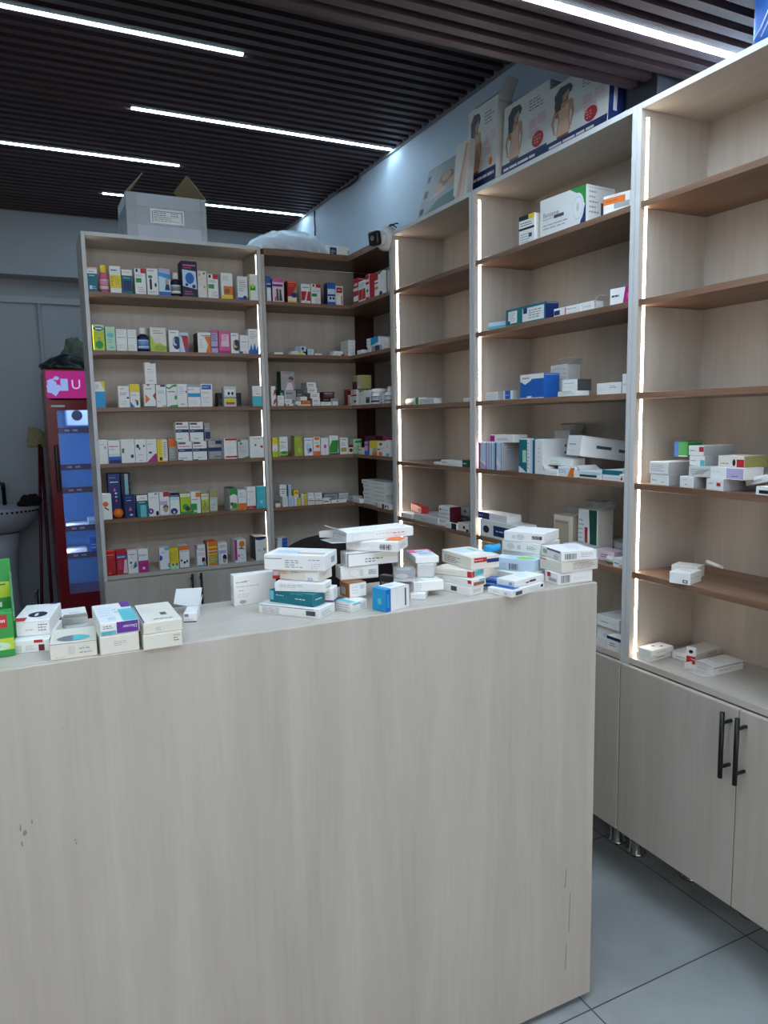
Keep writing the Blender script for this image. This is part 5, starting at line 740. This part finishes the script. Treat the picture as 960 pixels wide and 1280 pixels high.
# shop front behind the viewer: a wide glazed opening
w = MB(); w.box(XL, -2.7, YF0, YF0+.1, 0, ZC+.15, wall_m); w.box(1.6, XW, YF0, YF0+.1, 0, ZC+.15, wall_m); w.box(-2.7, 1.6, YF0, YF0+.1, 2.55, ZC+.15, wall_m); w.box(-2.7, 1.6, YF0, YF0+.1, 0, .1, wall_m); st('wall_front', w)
w = MB()
for x in (-2.7, -1.3, .1, 1.55): w.box(x, x+.05, YF0+.02, YF0+.08, .1, 2.55, blackmetal)
w.box(-2.65, 1.55, YF0+.02, YF0+.08, .1, .15, blackmetal); w.box(-2.65, 1.55, YF0+.02, YF0+.08, 2.5, 2.55, blackmetal); st('window_1', w)
# slatted ceilings
PITCH = .072
def ceil(name, y0, y1, z, x0=XL, x1=XW-.012, PITCH=.072, hw=.018):
    c = MB(); c.box(XL, XW, y0, y1, z+.11, z+.15, void_m); o = st(name, c)
    s = MB(); y = y1-.04
    while y > y0+.005:
        s.box(x0, x1, y-hw, y+hw, z, z+.085, slat_m); y -= PITCH
    s.build('slats', o); return o
ceil('ceiling', 1.92, YB, ZC)
ceil('ceiling.001', YF0+.1, 1.935, ZL, x1=XW-.005, PITCH=.0615, hw=.016)
e = MB(); e.box(XL, XW, 1.905, 1.92, ZL+.09, ZC+.04, void_m); st('trim_2', e)            # front board of the lowered part
e = MB(); e.box(XW-.012, XW, 1.93, YB, ZC-.012, ZC+.03, trim_m); st('trim_3', e)       # edge along the right wall
def ceiling_light(x0, x1, y, z, label, gm=None):
    root = empty('ceiling_light', ((x0+x1)/2, y, z), 0, label=label, cat='ceiling light', group='long light strips in the slatted ceiling'); h = (x1-x0)/2
    p = MB(); p.box(-h, h, -.011, .011, .0036, .05, void_m); p.build('light_housing', root)
    p = MB(); hw = .0075 if z > 2.8 else .009; p.box(-h+.004, h-.004, -hw, hw, -.002, .0035, lamp_m if z > 2.8 else lamp2_m); p.build('diffuser', root)
ceiling_light(-.46, .94, 3.138, ZC, 'long ceiling light strip crossing the top left corner')
ceiling_light(.59, 1.985, 3.858, ZC, 'long ceiling light strip ending at the right wall')
ceiling_light(-.44, .958, 4.578, ZC, 'ceiling light strip on the left above the cardboard box')
ceiling_light(.6, 1.985, 5.298, ZC, 'farthest ceiling light strip passing behind the cardboard box')
ceiling_light(.59, 1.985, 1.618, ZL, 'bright light strip in the lowered ceiling at top right')
for lx, ly, lz, lw in ((-2.6, 3.858, ZC, 'left of the shelf units'), (-.8, 1.0645, ZL, 'over the middle of the counter'), (.6, 1.0645, ZL, 'over the right end of the counter'), (-2.2, 1.0645, ZL, 'over the left end of the counter'),
                       (-.8, .388, ZL, 'before the middle of the counter'), (.6, .388, ZL, 'before the right end of the counter'), (-1.5, -1.211, ZL, 'near the shop front on the left'), (.4, -1.211, ZL, 'near the shop front on the right')):
    ceiling_light(lx, lx+1.385, ly, lz, 'added light strip out of view '+lw)  # unseen strips added to light the counter, cartons and room

# ------------------------------------------------------------------ things on top of the shelf units
root = empty('cardboard_box', (.737, 4.02, 2.459), 0, label='open white cardboard box wrapped in tape on the left shelf unit', cat='cardboard box')
p = MB(); w, d, h, tk = .193, .15, .212, .004
p.box(-w, w, -d, -d+tk, 0, h, cardw); p.box(-w, w, d-tk, d, 0, h, cardw); p.box(-w, -w+tk, -d+tk, d-tk, 0, h, cardw); p.box(w-tk, w, -d+tk, d-tk, 0, h, cardw); p.box(-w+tk, w-tk, -d+tk, d-tk, 0, tk, card)
p.build('box_body', root)
for pts in ([(-w, -d, h), (-w, d, h), (-w+.07, d-.004, h+.105), (-w+.085, -d+.004, h+.098)], [(w, -d, h), (w, d, h), (w-.1, d-.004, h+.105), (w-.088, -d+.004, h+.108)],
            [(-w+.004, d, h), (w-.004, d, h), (w-.01, d+.1, h-.05), (-w+.01, d+.1, h-.05)]):
    f = MB(); P = [Vector(q) for q in pts]; n = (P[1]-P[0]).cross(P[3]-P[0]).normalized()*.004
    f.face(P, card); f.face([q+n for q in P][::-1], card)
    for i in range(4): j = (i+1) % 4; f.face([P[i], P[j], P[j]+n, P[i]+n], card)
    tag(f.build('flap', root), 'open brown cardboard flap')
p = MB(); p.box(-w*.42, w*.42, -d-.0012, -d-.0005, h*.36, h*.68, pal('W'))
printing(p, 'r.05,.08,.07,.85N r.93,.08,.95,.9N r.1,.82,.95,.86N l.1,.55,.5,.8,2N l.6,.9,.5,.8,2N l.1,.9,.12,.45,3I r.1,.46,.9,.48I', Vector((-w*.42, -d-.0012, h*.36)), Vector((1, 0, 0)), Vector((0, 0, 1)), w*.84, h*.32)
tag(p.build('shipping_label', root, fix=False), 'printed white shipping label')
p = MB(); p.box(-w, w, -d-.0004, -d-.0002, h*.3, h*.72, tape); p.box(-w-.0006, -w+.05, -d-.0016, -d-.0013, 0, h, tape); p.box(w-.03, w+.0006, -d-.0016, -d-.0013, 0, h, tape)
p.box(-w-.0008, -w-.0004, -d-.0016, d, h*.2, h*.75, tape); p.build('packing_tape', root)

# soft plastic bag
bm = bmesh.new(); bmesh.ops.create_uvsphere(bm, u_segments=56, v_segments=32, radius=1)
rn = random.Random(5); ph = [rn.uniform(0, 6.28) for _ in range(12)]
for v in bm.verts:
    x, y, z = v.co
    fold = .05*abs(math.sin(5*x+3*y+ph[0]))+.05*abs(math.sin(6*y-5*x+ph[1]))+.03*abs(math.sin(11*x+7*z+ph[2]))+.012*math.sin(23*(x+y)+ph[3])-.05
    taper = 1-.42*max(0, -x)**1.5
    flat = 1 if z > 0 else .0
    sx = math.copysign(abs(x)**.8, x); v.co = (sx*.225*(1+fold*.3), math.copysign(abs(y)**.8, y)*.115*(.8+.2*taper)*(1+fold), (abs(z)**.5)*flat*.108*taper*(1+fold*1.8)*(1-.3*max(0, x-.5)))
p = MB(); p.bm(bm, film, None, True); o = p.build('plastic_bag'); put(o, (1.385, 3.965, 2.4595), 1); tag(o, 'crumpled translucent plastic bag on top of the corner unit', 'plastic bag')
o = carton('medicine_box', .135, .07, .058, 'W', 'r.12,.05,.42,.85N l.17,.37,.25,.65,3W l.5,.9,.1,.3,2s e.95,.5,.04,.2S', {}); put(o, (1.66, 3.925, 2.4525), 0); tag(o, 'white carton with navy square beside the plastic bag', 'medicine box', 'packages lying on top of the shelf units')

# security camera on the corner upright
root = empty('security_camera', (1.694, 3.338, 2.457), 0, label='white bullet security camera with black face at corner upright', cat='security camera')
p = MB(); p.lathe([(.03, .0), (.03, .006), (.012, .01), (.012, .03)], white_pl, 20); p.build('mount', root)
ax = Vector((-.9, -.3, -.12)).normalized(); q = ax.to_track_quat('Z', 'Y').to_matrix().to_4x4(); q.translation = Vector((-.005, .02, -.02))
p = MB(); p.lathe([(.03, -.045), (.05, -.042), (.058, -.03), (.058, .012), (.05, .022), (.038, .03)], white_pl, 26, q); p.lathe([(.036, .0), (.036, .062)], white_pl, 20, q); p.build('camera_body', root)
p = MB(); p.bev(-.034, .034, -.034, .034, .06, .095, black_pl, .012, q, 3); p.lathe([(.012, .0945), (.012, .0965)], metal, 16, q); tag(p.build('camera_face', root), 'black square camera face')
p = MB(); p.bev(-.045, .045, -.03, .03, -.06, -.03, white_pl, .008, q, 2); p.build('camera_bracket', root)
p = MB(); p.tube([(.02+.03*math.cos(t*.5), .01+.02*math.sin(t*.9), .035+.018*math.sin(t*.7)) for t in range(13)], .003, black_pl, 8); tag(p.build('cable', root), 'looped black cable')

# cartons leaning on the wall above the units
def leaner(y0, y1, H, D, x, lean, base, deco, label, **o):
    c = carton('garment_box', y0-y1, D, H, base, deco, o); put(c, (x, (y0+y1)/2, 2.4575+D*.5*math.sin(R(lean))), 0)
    c.rotation_euler = (Matrix.Rotation(R(-90), 4, 'Z') @ Matrix.Rotation(R(-lean), 4, 'X')).to_euler()
    return tag(c, label, 'box', 'packages standing on top of the right shelf units')
def lady(k):                                       # the printed figure, widened to the panel
    T = ('t.18,.5,.3,.52,.33,.78,.37,.86,.32,.93,.24,.94,.18,.85,.15,.7F r.255,.72,.305,.8X '
         't.2,.7,.36,.7,.37,.6,.35,.45,.37,.22,.19,.22,.21,.45,.19,.6X t.23,.66,.27,.6,.31,.66,.34,.64,.335,.45,.36,.2,.2,.2,.225,.45,.215,.62H '
         't.2,.7,.17,.68,.12,.45,.16,.25,.18,.25,.15,.45,.19,.58X t.36,.7,.39,.68,.41,.48,.38,.28,.36,.28,.385,.47,.36,.58X '
         't.2,.2,.36,.2,.34,.12,.22,.12F t.17,.6,.24,.6,.25,.8,.3,.88,.36,.8,.38,.88,.34,.95,.22,.96,.15,.86k e.295,.83,.042,.06X t.24,.86,.26,.8,.34,.88,.36,.82,.35,.93,.25,.94k').split()
    o = []
    for t in T:
        q = [float(v) for v in t[1:-1].split(',')]
        for i in range(0, len(q), 2): q[i] = q[i]*k if t[0] == 'e' and i == 2 else .27+(q[i]-.27)*k
        for i in range(1, len(q), 2):
            if t[0] != 'e' or i == 1: q[i] = .17+q[i]*.8
        o.append(t[0]+','.join('%.3f' % v for v in q)+t[-1])
    return ' '.join(o)+' '
SIDE = 'r.6,.55,.75,.66Q r.78,.57,.94,.68Q r.62,.44,.82,.53Q l.58,.92,.76,.9,4I r0,0,1,.3N l.05,.95,.19,.28,1W '
leaner(3.135, 2.815, .245, .05, 1.765, 17, 'S', 't0,0,1,0,1,.3,.5,.25,.25,.08,.1,0D e.6,.62,.2,.14F e.6,.66,.12,.09X e.42,.5,.12,.08X e.8,.5,.12,.08X r.04,.72,.12,.84N r.05,.4,.15,.54M r.04,.08,.14,.2K t.2,.3,.5,.34,.7,.4,.6,.46,.3,.36H',
       'grey and green shiny box leaning on the wall, farthest one', left='D', right='D')
leaner(2.83, 2.72, .25, .028, 1.76, 5, 'C', 't.2,.1,.5,.1,.9,.95,.75,.95X t.5,.1,.8,.1,1,.9,.95,.95H r0,0,1,.1N', 'thin box with bare arm picture half hidden between two boxes', right='s')
leaner(2.815, 2.6, .385, .07, 1.845, 2, 'W', lady(1.5)+SIDE+'e.82,.36,.06,.04O', 'tall white box showing a woman in beige top', flap='t')
leaner(2.572, 2.287, .32, .055, 1.845, 3, 'W', lady(1.35)+SIDE+'e.8,.4,.12,.09R l.73,.88,.35,.45,3H', 'white box with woman and red badge, left of two alike')
c = leaner(2.28, 1.965, .275, .07, 1.845, 3, 'W', lady(1.35)+SIDE+'e.74,.4,.1,.09R l.67,.81,.35,.45,3H|r:r0,0,1,1N l.3,.6,.05,.95,1W', 'white box with woman and red badge beside dark carton', right='N')
o = carton('garment_box', .13, .12, .28, 'K', 'l.2,.8,.3,.6,3K', {}); put(o, (1.915, 1.86, 2.4575), -90); tag(o, 'dark grey carton half hidden behind the navy edged box', 'box', 'packages standing on top of the right shelf units')
root = empty('wrapped_package', (1.79, 1.205, 2.4575), -90, label='blue plastic wrapped package at the top right edge', cat='package')
p = MB(); p.bev(-.14, .14, -.09, .09, 0, .135, pal('B'), .015, None, 3); X, Z = Vector((1, 0, 0)), Vector((0, 0, 1))
printing(p, 'e.5,.55,.3,.2W e.5,.55,.26,.16N l.2,.8,.1,.2,2W', Vector((-.12, -.09, .02)), X, Z, .24, .1); p.build('package_body', root, fix=False)
p = MB(); rn = random.Random(4)
for i in range(7):
    a = -.13+.02*i; p.tube([(a, -.092, .01+.01*rn.random()), (a+.02, -.0935, .03+.02*rn.random()), (a+.03+.02*rn.random(), -.092, .06+.03*rn.random())], .0015, film, 6)
tag(p.build('film_wrinkles', root), 'shiny plastic film wrinkles')

# cables on the right wall
p = MB(); p.tube([(1.993, 5.08, 3.03), (1.99, 5.085, 2.96), (1.992, 5.075, 2.92), (1.99, 5.08, 2.84)], .005, black_pl, 8); tag(p.build('hanging_cable'), 'thin dark cable hanging down the wall above the bag', 'cable')
p = MB(); p.tube([(1.96, 4.72, 3.035), (1.975, 4.6, 3.03), (1.985, 4.45, 3.025), (1.987, 4.33, 3.03), (1.97, 4.28, 3.04), (1.94, 4.3, 3.045)], .007, black_pl, 8); tag(p.build('ceiling_cable'), 'loop of dark cable where the ceiling meets right wall', 'cable')

# ------------------------------------------------------------------ drinks fridge behind the left unit
fx0, fx1, fy0, fy1 = .167, .79, 5.2, 5.8
root = empty('drinks_fridge', (fx0, fy0, 0), 0, label='tall red glass door fridge with pink lit sign', cat='fridge')
FW, FD, FH = fx1-fx0, fy1-fy0, 1.91
blue_in = plain('fridge_bluelit_liner', '6aa6e4', .5)  # blue tint of the fridge light put into the liner colour
p = MB(); p.box(0, .03, 0, FD, .08, FH, fridge_red); p.box(FW-.03, FW, 0, FD, .08, FH, fridge_red); p.box(.03, FW-.03, FD-.03, FD, .08, FH, fridge_red)
p.box(.03, FW-.03, 0, FD-.03, FH-.03, FH, fridge_red); p.box(.03, FW-.03, 0, FD-.03, .08, .4, fridge_red); p.build('cabinet_body', root)
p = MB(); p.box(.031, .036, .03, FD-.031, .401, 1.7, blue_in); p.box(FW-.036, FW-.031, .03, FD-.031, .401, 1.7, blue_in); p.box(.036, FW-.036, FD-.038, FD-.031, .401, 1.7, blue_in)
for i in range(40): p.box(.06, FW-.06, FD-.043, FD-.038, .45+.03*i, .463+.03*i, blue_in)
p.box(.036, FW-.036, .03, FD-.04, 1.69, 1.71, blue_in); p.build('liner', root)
p = MB(); p.box(.0, FW, -.02, -.001, .35, .45, fridge_red); p.box(0, .06, -.02, -.001, .4505, 1.65, fridge_red); p.box(FW-.06, FW, -.02, -.001, .4505, 1.65, fridge_red); p.box(0, FW, -.02, -.001, 1.6505, 1.715, fridge_red); d = p.build('door', root)
glass = clear('fridge_glass', '9fc4ff', .12, .03)
p = MB(); p.box(.0601, FW-.0601, -.014, -.009, .4501, 1.6504, glass); p.build('door_glass', d)
p = MB(); p.bev(.028, .052, -.05, -.0205, 1.13, 1.43, black_pl, .006); tag(p.build('handle', d), 'long black door handle')
p = MB(); p.box(.03, .11, -.0215, -.0202, 1.672, 1.684, white_pl); p.build('maker_plate', d)
sign = emit('fridge_sign_glow', 'c0148c', .55); ice = emit('fridge_sign_ice', '9ab4f4', .7); sw = emit('fridge_sign_white', 'c8c4f4', .8)
p = MB(); p.box(.012, FW-.012, -.018, -.001, 1.728, 1.9, sign); sgn = p.build('sign_panel', root)
p = MB(); rn = random.Random(9)
for i in range(11):
    a = rn.uniform(0, 6.28); cx_, cz = .045+rn.uniform(-.015, .035), 1.815+rn.uniform(-.05, .05); r1 = rn.uniform(.012, .03)
    p.face([(cx_+r1*rn.uniform(.5, 1.4)*math.cos(a+t), -.0186-.0001*i, cz+r1*rn.uniform(.5, 1.4)*math.sin(a+t)) for t in (0, 1, 2.1, 3.2, 4.2, 5.3)], ice)
p.build('splash_picture', sgn, fix=False)
p = MB(); p.box(.095, .138, -.0192, -.0182, 1.775, 1.85, ice); p.build('ice_block', sgn)
p = MB(); m_ = Matrix.Translation((.186, -.0188, 1.812)) @ Matrix.Rotation(R(90), 4, 'X')
for q in word('U', .085): p.face([m_ @ Vector(v) for v in q], sw)
p.build('sign_lettering', sgn, fix=False)
rail = pal('M')
for z in (1.522, 1.283, 1.131, .877, .695):
    p = MB(); p.box(.04, FW-.04, .04, FD-.06, z-.012, z-.006, clear('wire_shelf', 'b8d0f0', .5, .3) if 'wire_shelf' not in MATS else MATS['wire_shelf'])
    p.box(.037, FW-.037, .03, .039, z-.02, z+.018, rail)
    for x in (.1, .15, .28): p.box(x, x+.03, .0285, .03, z-.006, z+.006, pal('S'))
    p.build('fridge_shelf', root)
p = MB(); p.bev(.13, .5, .3, .5, 1.55, 1.69, pal('U'), .008); p.lathe([(.035, 0), (.035, .004)], black_pl, 20, Matrix.Translation((.2, .2985, 1.62)) @ Matrix.Rotation(R(90), 4, 'X'))
for i in range(6): p.box(.27, .48, .296, .3, 1.57+.017*i, 1.578+.017*i, pal('N'))
tag(p.build('cooling_unit', root), 'cooling unit with black fan and vent slots')
p = MB(); p.box(.05, .062, .05, .058, .5, 1.62, emit('fridge_tube_glow', 'd4e6ff', 30)); tag(p.build('light_tube', root), 'bright upright light tube')
p = MB(); p.box(.1, .5, .2, .215, 1.684, 1.689, MATS['fridge_tube_glow']); p.build('light_tube', root)
def infridge(x, z, w, d, h, base, deco, label):
    c = carton('medicine_box', w, d, h, base, deco, {}); put(c, (fx0+x, fy0+.14, z), 0); tag(c, label, 'medicine box', 'packs inside the fridge')
infridge(.14, .872, .13, .08, .03, 'W', 'l.1,.9,.3,.7,2N', 'flat white pack on a low fridge shelf, left side')
infridge(.25, .872, .08, .08, .06, 'U', 'l.1,.9,.3,.7,2N', 'pale blue pack on a low fridge shelf, middle')
infridge(.12, .69, .14, .08, .04, 'W', 'l.1,.9,.3,.7,2B', 'white pack on the lowest fridge shelf')
infridge(.26, .69, .1, .1, .1, 'B', 'l.1,.9,.3,.7,2W', 'blue pack on the lowest fridge shelf')
p = MB()
for x in (.04, FW-.04):
    for y in (.05, FD-.05): p.lathe([(.02, 0), (.02, .079)], blackmetal, 14, Matrix.Translation((x, y, 0)))
p.build('fridge_feet', root)
def lump(name, loc, s, m, seed, label, cat, amp=.22, freq=3.0):
    bm = bmesh.new(); bmesh.ops.create_icosphere(bm, subdivisions=4, radius=1); rn = random.Random(seed); P = [rn.uniform(0, 6.28) for _ in range(6)]
    for v in bm.verts:
        x, y, z = v.co; k = 1+amp*(math.sin(freq*x+P[0])*math.sin(freq*y+P[1])+.6*math.sin(2.3*freq*z+P[2]+2*x)+.35*math.sin(4*freq*x+P[3]+3*y))*.7
        v.co = (x*s[0]*k, y*s[1]*k, max(0, z+.25)*s[2]*k/1.25)
    b = MB(); b.bm(bm, m, None, True); o = b.build(name); put(o, loc); return tag(o, label, cat)
lump('plastic_bag', (.32, 5.42, 1.9115), (.15, .14, .1), plain('dark_bag_plastic', '23262b', .3), 3, 'dark crumpled plastic bag lying on the fridge', 'plastic bag')
lump('cloth_bundle', (.4, 5.66, 1.9115), (.1, .09, .25), plain('patterned_cloth', '5c6656', .8, noise=.55, scale=22), 8, 'green patterned cloth bundle behind the bag on the fridge', 'cloth', .12, 4)

# ------------------------------------------------------------------ wash basin corner
root = empty('wash_basin', (-.16, 5.86, 0), 0, label='ceramic wash basin on a pedestal in the dim corner', cat='wash basin')
p = MB(); S = Matrix.Diagonal((1, .82, 1, 1))
p.lathe([(.1, .80), (.17, .83), (.235, .89), (.262, .955), (.268, .985), (.255, .992), (.238, .985), (.215, .93), (.15, .88), (.03, .865)], ceramic, 40, S)
for i in range(26):
    a = math.pi*(1.02+.96*i/25); c = Vector((.266*math.cos(a), .266*.82*math.sin(a), .962)); p.lathe([(.008, -.004), (.008, .004)], black_pl, 10, Matrix.Translation(c) @ Matrix.Rotation(a+R(90), 4, 'Z') @ Matrix.Rotation(R(90), 4, 'X'))
p.build('basin', root)
p = MB(); p.lathe([(.13, 0), (.135, .02), (.1, .1), (.085, .4), (.09, .65), (.12, .8)], ceramic, 32, S); p.build('pedestal', root)
p = MB(); p.tube([(.03, .2, .98), (.03, .2, 1.1), (.03, .15, 1.14), (.03, .09, 1.11)], .014, blackmetal, 12); p.tube([(.03, .2, 1.1), (.0, .21, 1.17)], .008, blackmetal, 8); tag(p.build('tap', root), 'dark metal tap')
lump('dark_cloth', (.035, 5.80, .993), (.075, .06, .085), plain('black_cloth', '101014', .9), 12, 'black cloth draped on the rim of the wash basin', 'cloth')
mop_m = plain('dark_red_pole', '4a0e16', .4)
p = MB(); p.tube([(.04, 5.55, .002), (.13, 5.93, 1.42)], .012, mop_m, 10); tag(p.build('broom_pole'), 'dark red pole leaning on the wall, left of two', 'pole', 'cleaning poles by the fridge')
p = MB(); p.tube([(.12, 5.6, .002), (.14, 5.93, 1.4)], .012, mop_m, 10); tag(p.build('broom_pole'), 'dark red pole leaning beside the fridge, right of two', 'pole', 'cleaning poles by the fridge')
lump('cleaning_cloth', (.115, 5.97, 1.40), (.06, .03, .16), plain('yellowed_cloth', '8f8a66', .9, noise=.2, scale=40), 21, 'yellowish cloth hanging above the red poles', 'cloth', .15)
p = MB(); p.lathe([(.035, 0), (.035, .01), (.013, .014), (.013, .43), (.018, .432), (.018, .45)], metal, 18); o = p.build('steel_pipe'); put(o, (.027, 5.45, 0)); tag(o, 'short shiny steel pipe standing below the poles', 'pipe')
cond = plain('conduit_plastic', 'a4a8ae', .6)
p = MB(); p.bev(XL+.01, .6, YB+.175, YB+.2, 2.45, 2.5, cond, .003); p.tube([(.2, YB+.185, 2.45), (.2, YB+.185, .0)], .014, cond, 10); tag(p.build('trim_4'), kind='structure')

# ------------------------------------------------------------------ behind and on the counter
root = empty('office_chair', (1.06, 2.62, 0), 8, label='dark brown padded chair behind the counter', cat='chair')
bm = bmesh.new(); bmesh.ops.create_grid(bm, x_segments=20, y_segments=16, size=1)
p = MB(); NX, NY = 24, 14; fr = []; bk_ = []
for j in range(NY+1):
    for i in range(NX+1):
        u_c, v_c = -1+2*i/NX, j/NY; wid = .25*(1-.28*max(0, v_c-.72)**1.3*3.2)
        topz = .62+.5*v_c - .035*abs(u_c)**3*max(0, v_c-.6)*2.5
        seam = .008*(math.exp(-((u_c-.0)*6-(v_c-.5)*4)**2)+math.exp(-((u_c+.0)*6+(v_c-.5)*4)**2))
        edge = (1-abs(u_c)**6)*(1-abs(2*v_c-1)**8)
        fr.append((u_c*wid, -.03-.045*edge+seam+.02*u_c*u_c*-1, topz)); bk_.append((u_c*wid, .012+.03*edge-.02*u_c*u_c, topz))
bm.free()
def g(L_, i, j): return L_[j*(NX+1)+i]
for j in range(NY):
    for i in range(NX):
        p.face([g(fr, i, j), g(fr, i+1, j), g(fr, i+1, j+1), g(fr, i, j+1)], chair_m, True); p.face([g(bk_, i, j), g(bk_, i, j+1), g(bk_, i+1, j+1), g(bk_, i+1, j)], chair_m, True)
for i in range(NX):
    p.face([g(fr, i, NY), g(fr, i+1, NY), g(bk_, i+1, NY), g(bk_, i, NY)], chair_m, True); p.face([g(bk_, i, 0), g(bk_, i+1, 0), g(fr, i+1, 0), g(fr, i, 0)], chair_m, True)
for j in range(NY):
    p.face([g(fr, 0, j), g(fr, 0, j+1), g(bk_, 0, j+1), g(bk_, 0, j)], chair_m, True); p.face([g(bk_, NX, j), g(bk_, NX, j+1), g(fr, NX, j+1), g(fr, NX, j)], chair_m, True)
p.build('backrest', root)
p = MB(); p.bev(-.25, .25, -.5, -.04, .44, .53, chair_m, .035, None, 4); p.build('seat', root)
p = MB(); p.tube([(0, .03, .7), (0, .05, .5), (0, -.1, .42), (0, -.26, .42)], .018, blackmetal, 10); p.build('back_support', root)
p = MB(); p.lathe([(.03, .1), (.03, .3), (.02, .302), (.02, .44)], blackmetal, 16, Matrix.Translation((0, -.26, 0))); p.build('column', root)
for i in range(5):
    a = 2*math.pi*i/5+.3; p = MB(); p.tube([(0, -.26, .11), (.28*math.cos(a), -.26+.28*math.sin(a), .075)], [.02, .014], blackmetal, 10)
    lg = p.build('leg', root); c = MB(); c.lathe([(.03, -.012), (.03, .012)], black_pl, 16, Matrix.Translation((.28*math.cos(a), -.26+.28*math.sin(a), .031)) @ Matrix.Rotation(a, 4, 'Z') @ Matrix.Rotation(R(90), 4, 'X')); c.build('caster', lg)

root = empty('display_box', (-.13, 1.55, 1.1435), 2, label='green cardboard display box at the left end of the counter', cat='display box')
p = MB(); p.bev(-.1, .098, -.055, .05, 0, .055, pal('G'), .001); p.bev(-.1, .098, .05, .062, 0, .155, pal('G'), .001)
p.prism([(-.055, .0), (.05, .0), (.05, .13), (-.02, .056), (-.055, .055)], .094, .0978, plain('display_side_green', '3f7a4c', .5), Matrix(((0, 1, 0, 0), (1, 0, 0, 0), (0, 0, 1, 0), (0, 0, 0, 1))))
printing(p, 'r0,.5,1,.72g t0,.4,1,.48,1,.52,0,.46G e.5,.85,.36,.09J l.2,.85,.78,.92,1S l.3,.95,.66,.71,1k t.6,.56,.8,.6,.7,.52D r.3,.4,.9,.46W l.35,.85,.41,.45,1k l.1,.9,.3,.34,2J', Vector((-.1, .05, .0)), Vector((1, 0, 0)), Vector((0, 0, 1)), .198, .155)
p.build('display_tray', root, fix=False)
def greenbox(x, label):
    c = carton('medicine_box', .062, .03, .082, 'G', 'r0,.0,1,.16G r0,.16,1,.42g r.55,.66,.85,.95R l.62,.8,.72,.9,1W t.05,.3,.4,.95,.55,.4g t.1,.35,.3,.8,.4,.4W e.6,.25,.3,.09J l.2,.9,.2,.3,1S', {})
    put(c, (x, 1.475, 1.1435), 2); tag(c, label, 'medicine box', 'green boxes in front of the display')
greenbox(-.066, 'small green carton with red badge before green display, near cartons'); greenbox(-.135, 'small green carton with red badge before green display, further left')

# ------------------------------------------------------------------ light from outside and camera
wd = bpy.data.worlds.new('daylight'); scene.world = wd; wd.use_nodes = True
bg = wd.node_tree.nodes['Background']; bg.inputs[0].default_value = (1, .97, .93, 1); bg.inputs[1].default_value = 2.5
al = bpy.data.lights.new('window_portal', 'AREA'); al.shape = 'RECTANGLE'; al.size = 4.2; al.size_y = 2.4; al.cycles.is_portal = True
ao = bpy.data.objects.new('window_portal', al); COL.objects.link(ao); ao.location = (-.55, YF0-.02, 1.33); ao.rotation_euler = (R(90), 0, 0)
cam = bpy.data.cameras.new('camera'); co = bpy.data.objects.new('camera', cam); COL.objects.link(co)
r_ = Vector((0.8963076690593427, -0.4430386789213028, -0.018689817369403207)); u_ = Vector((0.07231033588975468, 0.1044466616873481, 0.9918982358013745)); f_ = Vector((0.43749719498203155, 0.8903974527378408, -0.12565261851954718))
M = Matrix((r_, u_, -f_)).transposed().to_4x4(); M.translation = (0, 0, 1.558); co.matrix_world = M
cam.sensor_fit = 'HORIZONTAL'; cam.sensor_width = 36; cam.lens = 919.05/960*36; cam.clip_start = .01
scene.camera = co
vs = scene.view_settings; vs.view_transform = 'Standard'; vs.look = 'None'; vs.gamma = 1; vs.use_curve_mapping = False; vs.exposure = .15
